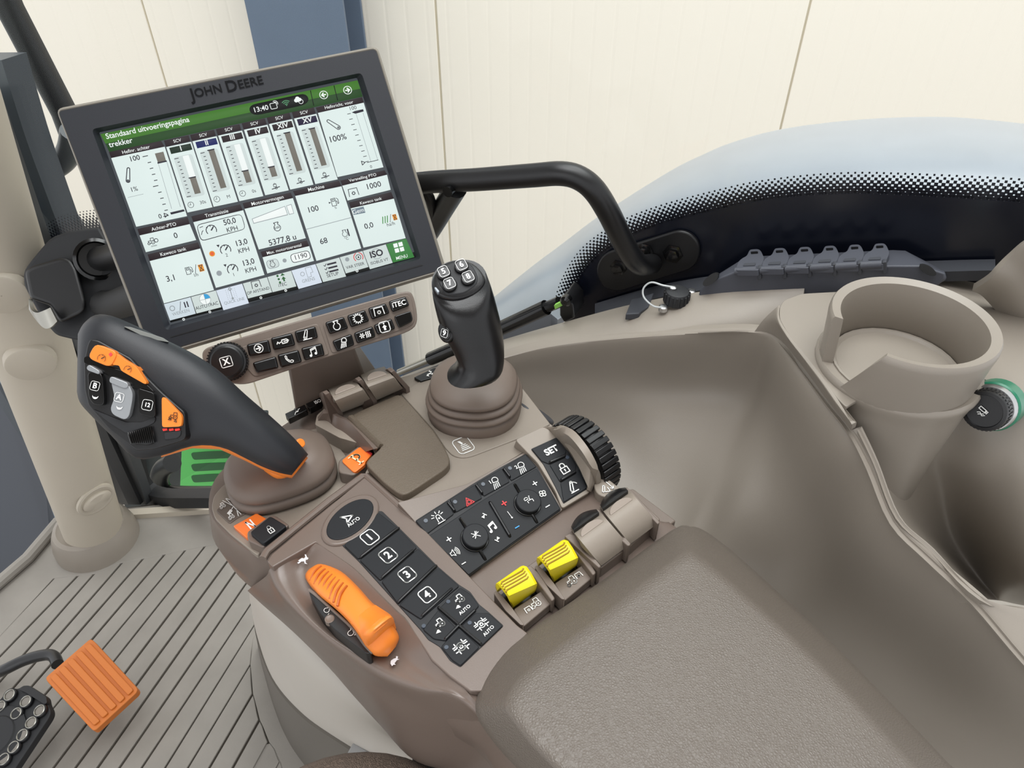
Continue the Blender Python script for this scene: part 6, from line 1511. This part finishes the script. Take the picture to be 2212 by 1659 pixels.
lathe('spigot_socket', PD(*e5((770, 590)), .925), (CAM - PD(*e5((770, 590)), .925)), [(.026, -.01), (.026, .004), (.022, .006), (.020, .0)], BLKG, mt, seg=28)
tube('spigot', [PD(*e5((760, 590)), .95), PD(*e5((860, 580)), .90), MON.off(-.05).at(430, 480)], .0155, BLK, mt, n=18)
tube('cable', [PD(*e5((840, 950)), .925), PD(*e5((900, 960)), .90), MON.off(-.05).at(440, 590)], .018, M('slot_black', (6, 6, 7), .6), mt, n=14)
cl = []
for q, t in (((228, 905), .915), ((245, 985), .905), ((290, 1015), .898), ((345, 1000), .895), ((400, 975), .895)):
    cl.append(PD(*e5(q), t))
cl2 = [PD(*e5(q), t) for q, t in (((230, 990), .917), ((275, 1060), .908), ((345, 1135), .900), ((400, 1135), .897), ((455, 1085), .897))]
grid('clamp', [cl, cl2], STEEL, mt, thick=.004, ku=6, kv=3)
# ================================================================== outside arms by the front corner
mat_arm = M('arm_grey_paint', (84, 88, 92), .35)
tube('mirror_arm', [PW(-40, -130, .16), PW(20, 15, .16), PW(80, 130, .16), PW(140, 245, .16), PW(160, 300, .16)], .021, M('arm_black', (16, 16, 18), .4), n=16, label='black sloping mirror arm outside the front corner of the window', cat='mirror arm')
hb = empty('corner_handle', PW(45, 410, .06), 'grey curved tube handle joining the front corner post outside the glass', 'handle')
tube('handle_tube', [PW(20, 418, .05), PW(60, 394, .07), PW(100, 372, .09), PW(135, 348, .10), PW(152, 320, .10), PW(158, 285, .10)], .019, mat_arm, hb, k=5, n=16)
lathe('corner_boot', PW(110, 492, .05), (0, 0, 1), [(.05, -.06), (.05, .0), (.044, .03), (.03, .055), (.0005, .06)], M('arm_grey_paint', (84, 88, 92), .35), hb, seg=24, cap1=False)
# ================================================================== low outside step and tube seen under the lever
stp = empty('green_step', PW(440, 1010, .30) - Vector((0, 0, .1)), 'bright green perforated access step outside the lower glass', 'step')
GRNM = M('green_paint', (88, 196, 96), .45)
SPL = WIN.off(-.30)
prism3('step_plate', [SPL.at(*q) for q in rp([(392, 962), (520, 962), (520, 1056), (388, 1056)], 6)], -LAT, 0, .02, GRNM, stp, bevel=.004)
GRNK = M('green_dark_paint', (34, 92, 50), .6)
for y0 in (985, 1010, 1034):
    prism3('step_hole', [SPL.at(*q, .0005) for q in rp([(412, y0 - 7, 6), (450, y0 - 10, 6), (515, y0 - 12, 6), (515, y0 + 3, 6), (455, y0 + 6, 6), (418, y0 + 8, 6)], 5)], -LAT, .001, .004, GRNK, stp)
tube('step_handle', [PW(372, 1000, .14), PW(352, 1012, .14), PW(344, 1035, .14), PW(352, 1058, .14), PW(380, 1068, .14), PW(520, 1070, .14)], .023, BLK, k=5, n=16, label='black bent tube handle outside the lower glass near the green step', cat='handle')
dk = empty('tank_panel', PW(380, 1000, .45), 'dark side panel of the tractor outside the lower window', 'panel')
P = [WIN.off(-.5).at(*q) for q in [(230, 800), (300, 820), (400, 900), (560, 905), (560, 1100), (270, 1120)]]
prism3('panel_skin', P, -LAT, 0, .05, M('tank_black', (34, 42, 46), .5), dk, bevel=.01)
P = [WIN.off(-.46).at(*q) for q in [(228, 860), (262, 860), (300, 1090), (268, 1090)]]
prism3('green_frame', P, -LAT, 0, .04, M('dark_green_paint', (22, 64, 40), .5), dk, bevel=.004)
# front glass side: dark hood flank
hd_ = empty('hood_flank', PD(20, 1150, 2.1), 'dark blue-black engine hood flank seen through the front glass', 'hood')
prism3('hood_skin', [PD(x, y, t) for x, y, t in ((-200, 640, 2.2), (0, 842, 2.2), (72, 960, 2.15), (112, 1060, 2.1), (118, 1110, 2.05), (85, 1180, 2.0), (-20, 1300, 1.95), (-200, 1400, 1.95))], (-.6, -.6, .4), .0, .06, M('hood_dark', (38, 43, 52), .45), hd_, bevel=.02)
prism3('window_edge', [PD(x, y, t) for x, y, t in ((-60, 730, 2.0), (-40, 735, 2.0), (55, 880, 1.98), (105, 1010, 1.95), (128, 1120, 1.9), (120, 1125, 1.9), (92, 1020, 1.95), (40, 890, 1.98))], (-.6, -.6, .4), .0, .02, M('edge_blue', (92, 106, 120), .4), hd_)
# ================================================================== pedals
op = empty('orange_pedal', PZ(195, 1480, 0), 'square orange pedal with five raised ribs on a bent rod', 'pedal')
OPP = plane3(PZ(*c7((340, 740)), .11), PZ(*c7((670, 455)), .12), PZ(*c7((1025, 815)), .10))
pad_ = prism('pedal_pad', rp(c7((342, 735, 6), (668, 452, 6), (690, 455, 6), (1027, 820, 6), (1020, 850, 6), (715, 1130, 6), (690, 1132, 6), (345, 760, 6)), 5), OPP, 0, .016, M('orange_pedal_paint', (194, 108, 38), .5, (900, .15)), op, bevel=.003)
for i in range(5):
    a = Vector((368, 735)).lerp(Vector((625, 508)), i / 4); b = Vector((412, 700)).lerp(Vector((672, 480)), i / 4)
    c_ = Vector((745, 1060)).lerp(Vector((995, 830)), i / 4); d_ = Vector((700, 1095)).lerp(Vector((955, 870)), i / 4)
    prism('pedal_rib', rp(c7(tuple(a), tuple(b), tuple(c_), tuple(d_)), 4), OPP, .004, .002, M('orange_pedal_paint', (194, 108, 38), .5), op, bevel=.0012)
tube('pedal_rod', [PD(-60, 1475, 1.32), PZ(*c7((0, 695)), .06), PZ(*c7((180, 610)), .075), PZ(*c7((330, 570)), .085), PZ(*c7((400, 580)), .09), PZ(*c7((430, 640)), .095)], .0095, M('rod_black', (30, 30, 32), .3), op, k=4, n=14)
bp_ = empty('black_pedal', PZ(30, 1580, 0), 'black rubber pedal plate studded with metal rings', 'pedal')
BPP = plane3(PZ(*c7((100, 820)), .10), PZ(*c7((380, 980)), .10), PZ(*c7((60, 1400)), .08))
prism('plate', rp(c7((-200, 1100, 10), (0, 900, 10), (70, 822, 10), (140, 820, 6), (165, 800, 6), (210, 798, 6), (345, 880, 6), (352, 930, 6), (380, 985, 10), (370, 1030, 10), (110, 1420, 10), (20, 1600, 10), (-200, 1600, 10)), 8), BPP, 0, .014, BLKR, bp_, bevel=.003)
prism('pedal_hook', rp(c7((140, 830), (170, 798), (215, 796), (345, 878), (350, 925), (330, 940), (190, 850)), 4), BPP, .006, .004, BLK, bp_, bevel=.003)
for q in ((85, 875), (205, 922), (135, 1012), (308, 990), (245, 1080), (180, 1172), (115, 1262), (42, 1352), (15, 960)):
    c_ = BPP.at(*c7(q))
    st0 = lathe('stud', c_, BPP.n, [(.0112, 0), (.0110, .004), (.0100, .0055), (.0078, .0055), (.0072, .004), (.0003, .0038)], BLK, bp_, seg=20, cap1=False)
    lathe('stud_ring', c_, BPP.n, [(.0086, .003), (.0086, .0060), (.0078, .0064), (.0071, .0055), (.0071, .003)], STEEL, st0, seg=20, cap0=False, cap1=False)
    disc('stud_core', c_ + BPP.n * .004, BPP.n, .0068, .0004, .001, M('stud_grey', (120, 115, 108), .6), st0, seg=18)
lathe('pivot_boss', BPP.at(*c7((-20, 1180))), BPP.n, [(.045, 0), (.045, .003), (.041, .005), (.030, .005), (.028, .007), (.0005, .007)], BLKR, bp_, seg=32, cap1=False)
# ================================================================== seat pedestal and seat corner
ped = empty('seat_pedestal', PZ(750, 1560, 0), 'beige moulded seat pedestal with a grey skirt below the console', 'seat pedestal')
pr0 = [PZ(*d6(q), .60) for q in ((330, 100), (600, 300), (900, 600), (1200, 900), (1500, 1200), (1800, 1500))]
pr1 = [PZ(*d6(q), .57) for q in ((215, 120), (330, 330), (560, 620), (800, 880), (1080, 1120), (1480, 1380))]
pr2 = [PZ(*d6(q), .42) for q in ((210, 160), (262, 420), (400, 740), (620, 1010), (900, 1220), (1440, 1500))]
pr3 = [PZ(*d6(q), .36) for q in ((212, 190), (270, 480), (385, 810), (590, 1060), (860, 1260), (1400, 1600))]
grid('shroud', [pr0, pr1, pr2, pr3], BGREY, ped, thick=.006, ku=6, kv=5)
sk0 = [PZ(*d6(q), .37) for q in ((235, 330), (280, 560), (400, 850), (610, 1100), (880, 1290), (1420, 1640))]
sk1 = [PZ(*d6(q), .16) for q in ((262, 480), (300, 660), (400, 980), (540, 1240), (700, 1420), (1000, 1800))]
sk2 = [PZ(*d6(q), .0) for q in ((275, 560), (310, 720), (400, 1030), (500, 1270), (640, 1480), (900, 1800))]
grid('skirt', [sk0, sk1, sk2], M('skirt_grey', (98, 93, 86), .6, (900, .1)), ped, thick=.006, ku=6, kv=4)
prism('grey_bracket', rp(d6((935, 1430), (1010, 1290), (1145, 1370), (1120, 1470), (1100, 1600), (900, 1600)), 6), zplane(.40), 0, .03, M('bracket_grey', (150, 150, 150), .5), ped, bevel=.004)
prism('grey_bracket', rp(d6((1150, 1372), (1420, 1490), (1400, 1620), (1110, 1620), (1130, 1470)), 6), zplane(.385), 0, .03, M('bracket_grey2', (132, 130, 126), .5), ped, bevel=.004)
prism('dark_bracket', d6((1475, 1370), (1700, 1480), (1740, 1620), (1400, 1640)), zplane(.42), 0, .06, BLK, ped, bevel=.003)
FAB = M('seat_fabric', (120, 104, 92), .9, (700, .9, 'voronoi', .003), var=.15)
sc_c = PZ(770, 1738, .62)
st = empty('driver_seat', sc_c - Vector((0, 0, .2)), 'taupe woven seat cushion corner at the bottom of the picture', 'seat')
rg = []
for r, h in ((.085, -.06), (.092, -.03), (.088, -.008), (.075, .006), (.05, .013), (.0, .016)):
    rg.append([sc_c + Vector((math.cos(2 * math.pi * i / 32) * (r + .001) * 1.0, math.sin(2 * math.pi * i / 32) * (r + .001) * .72 - .02, h)) for i in range(32)])
loft('cushion', rg, FAB, st, angle=80)
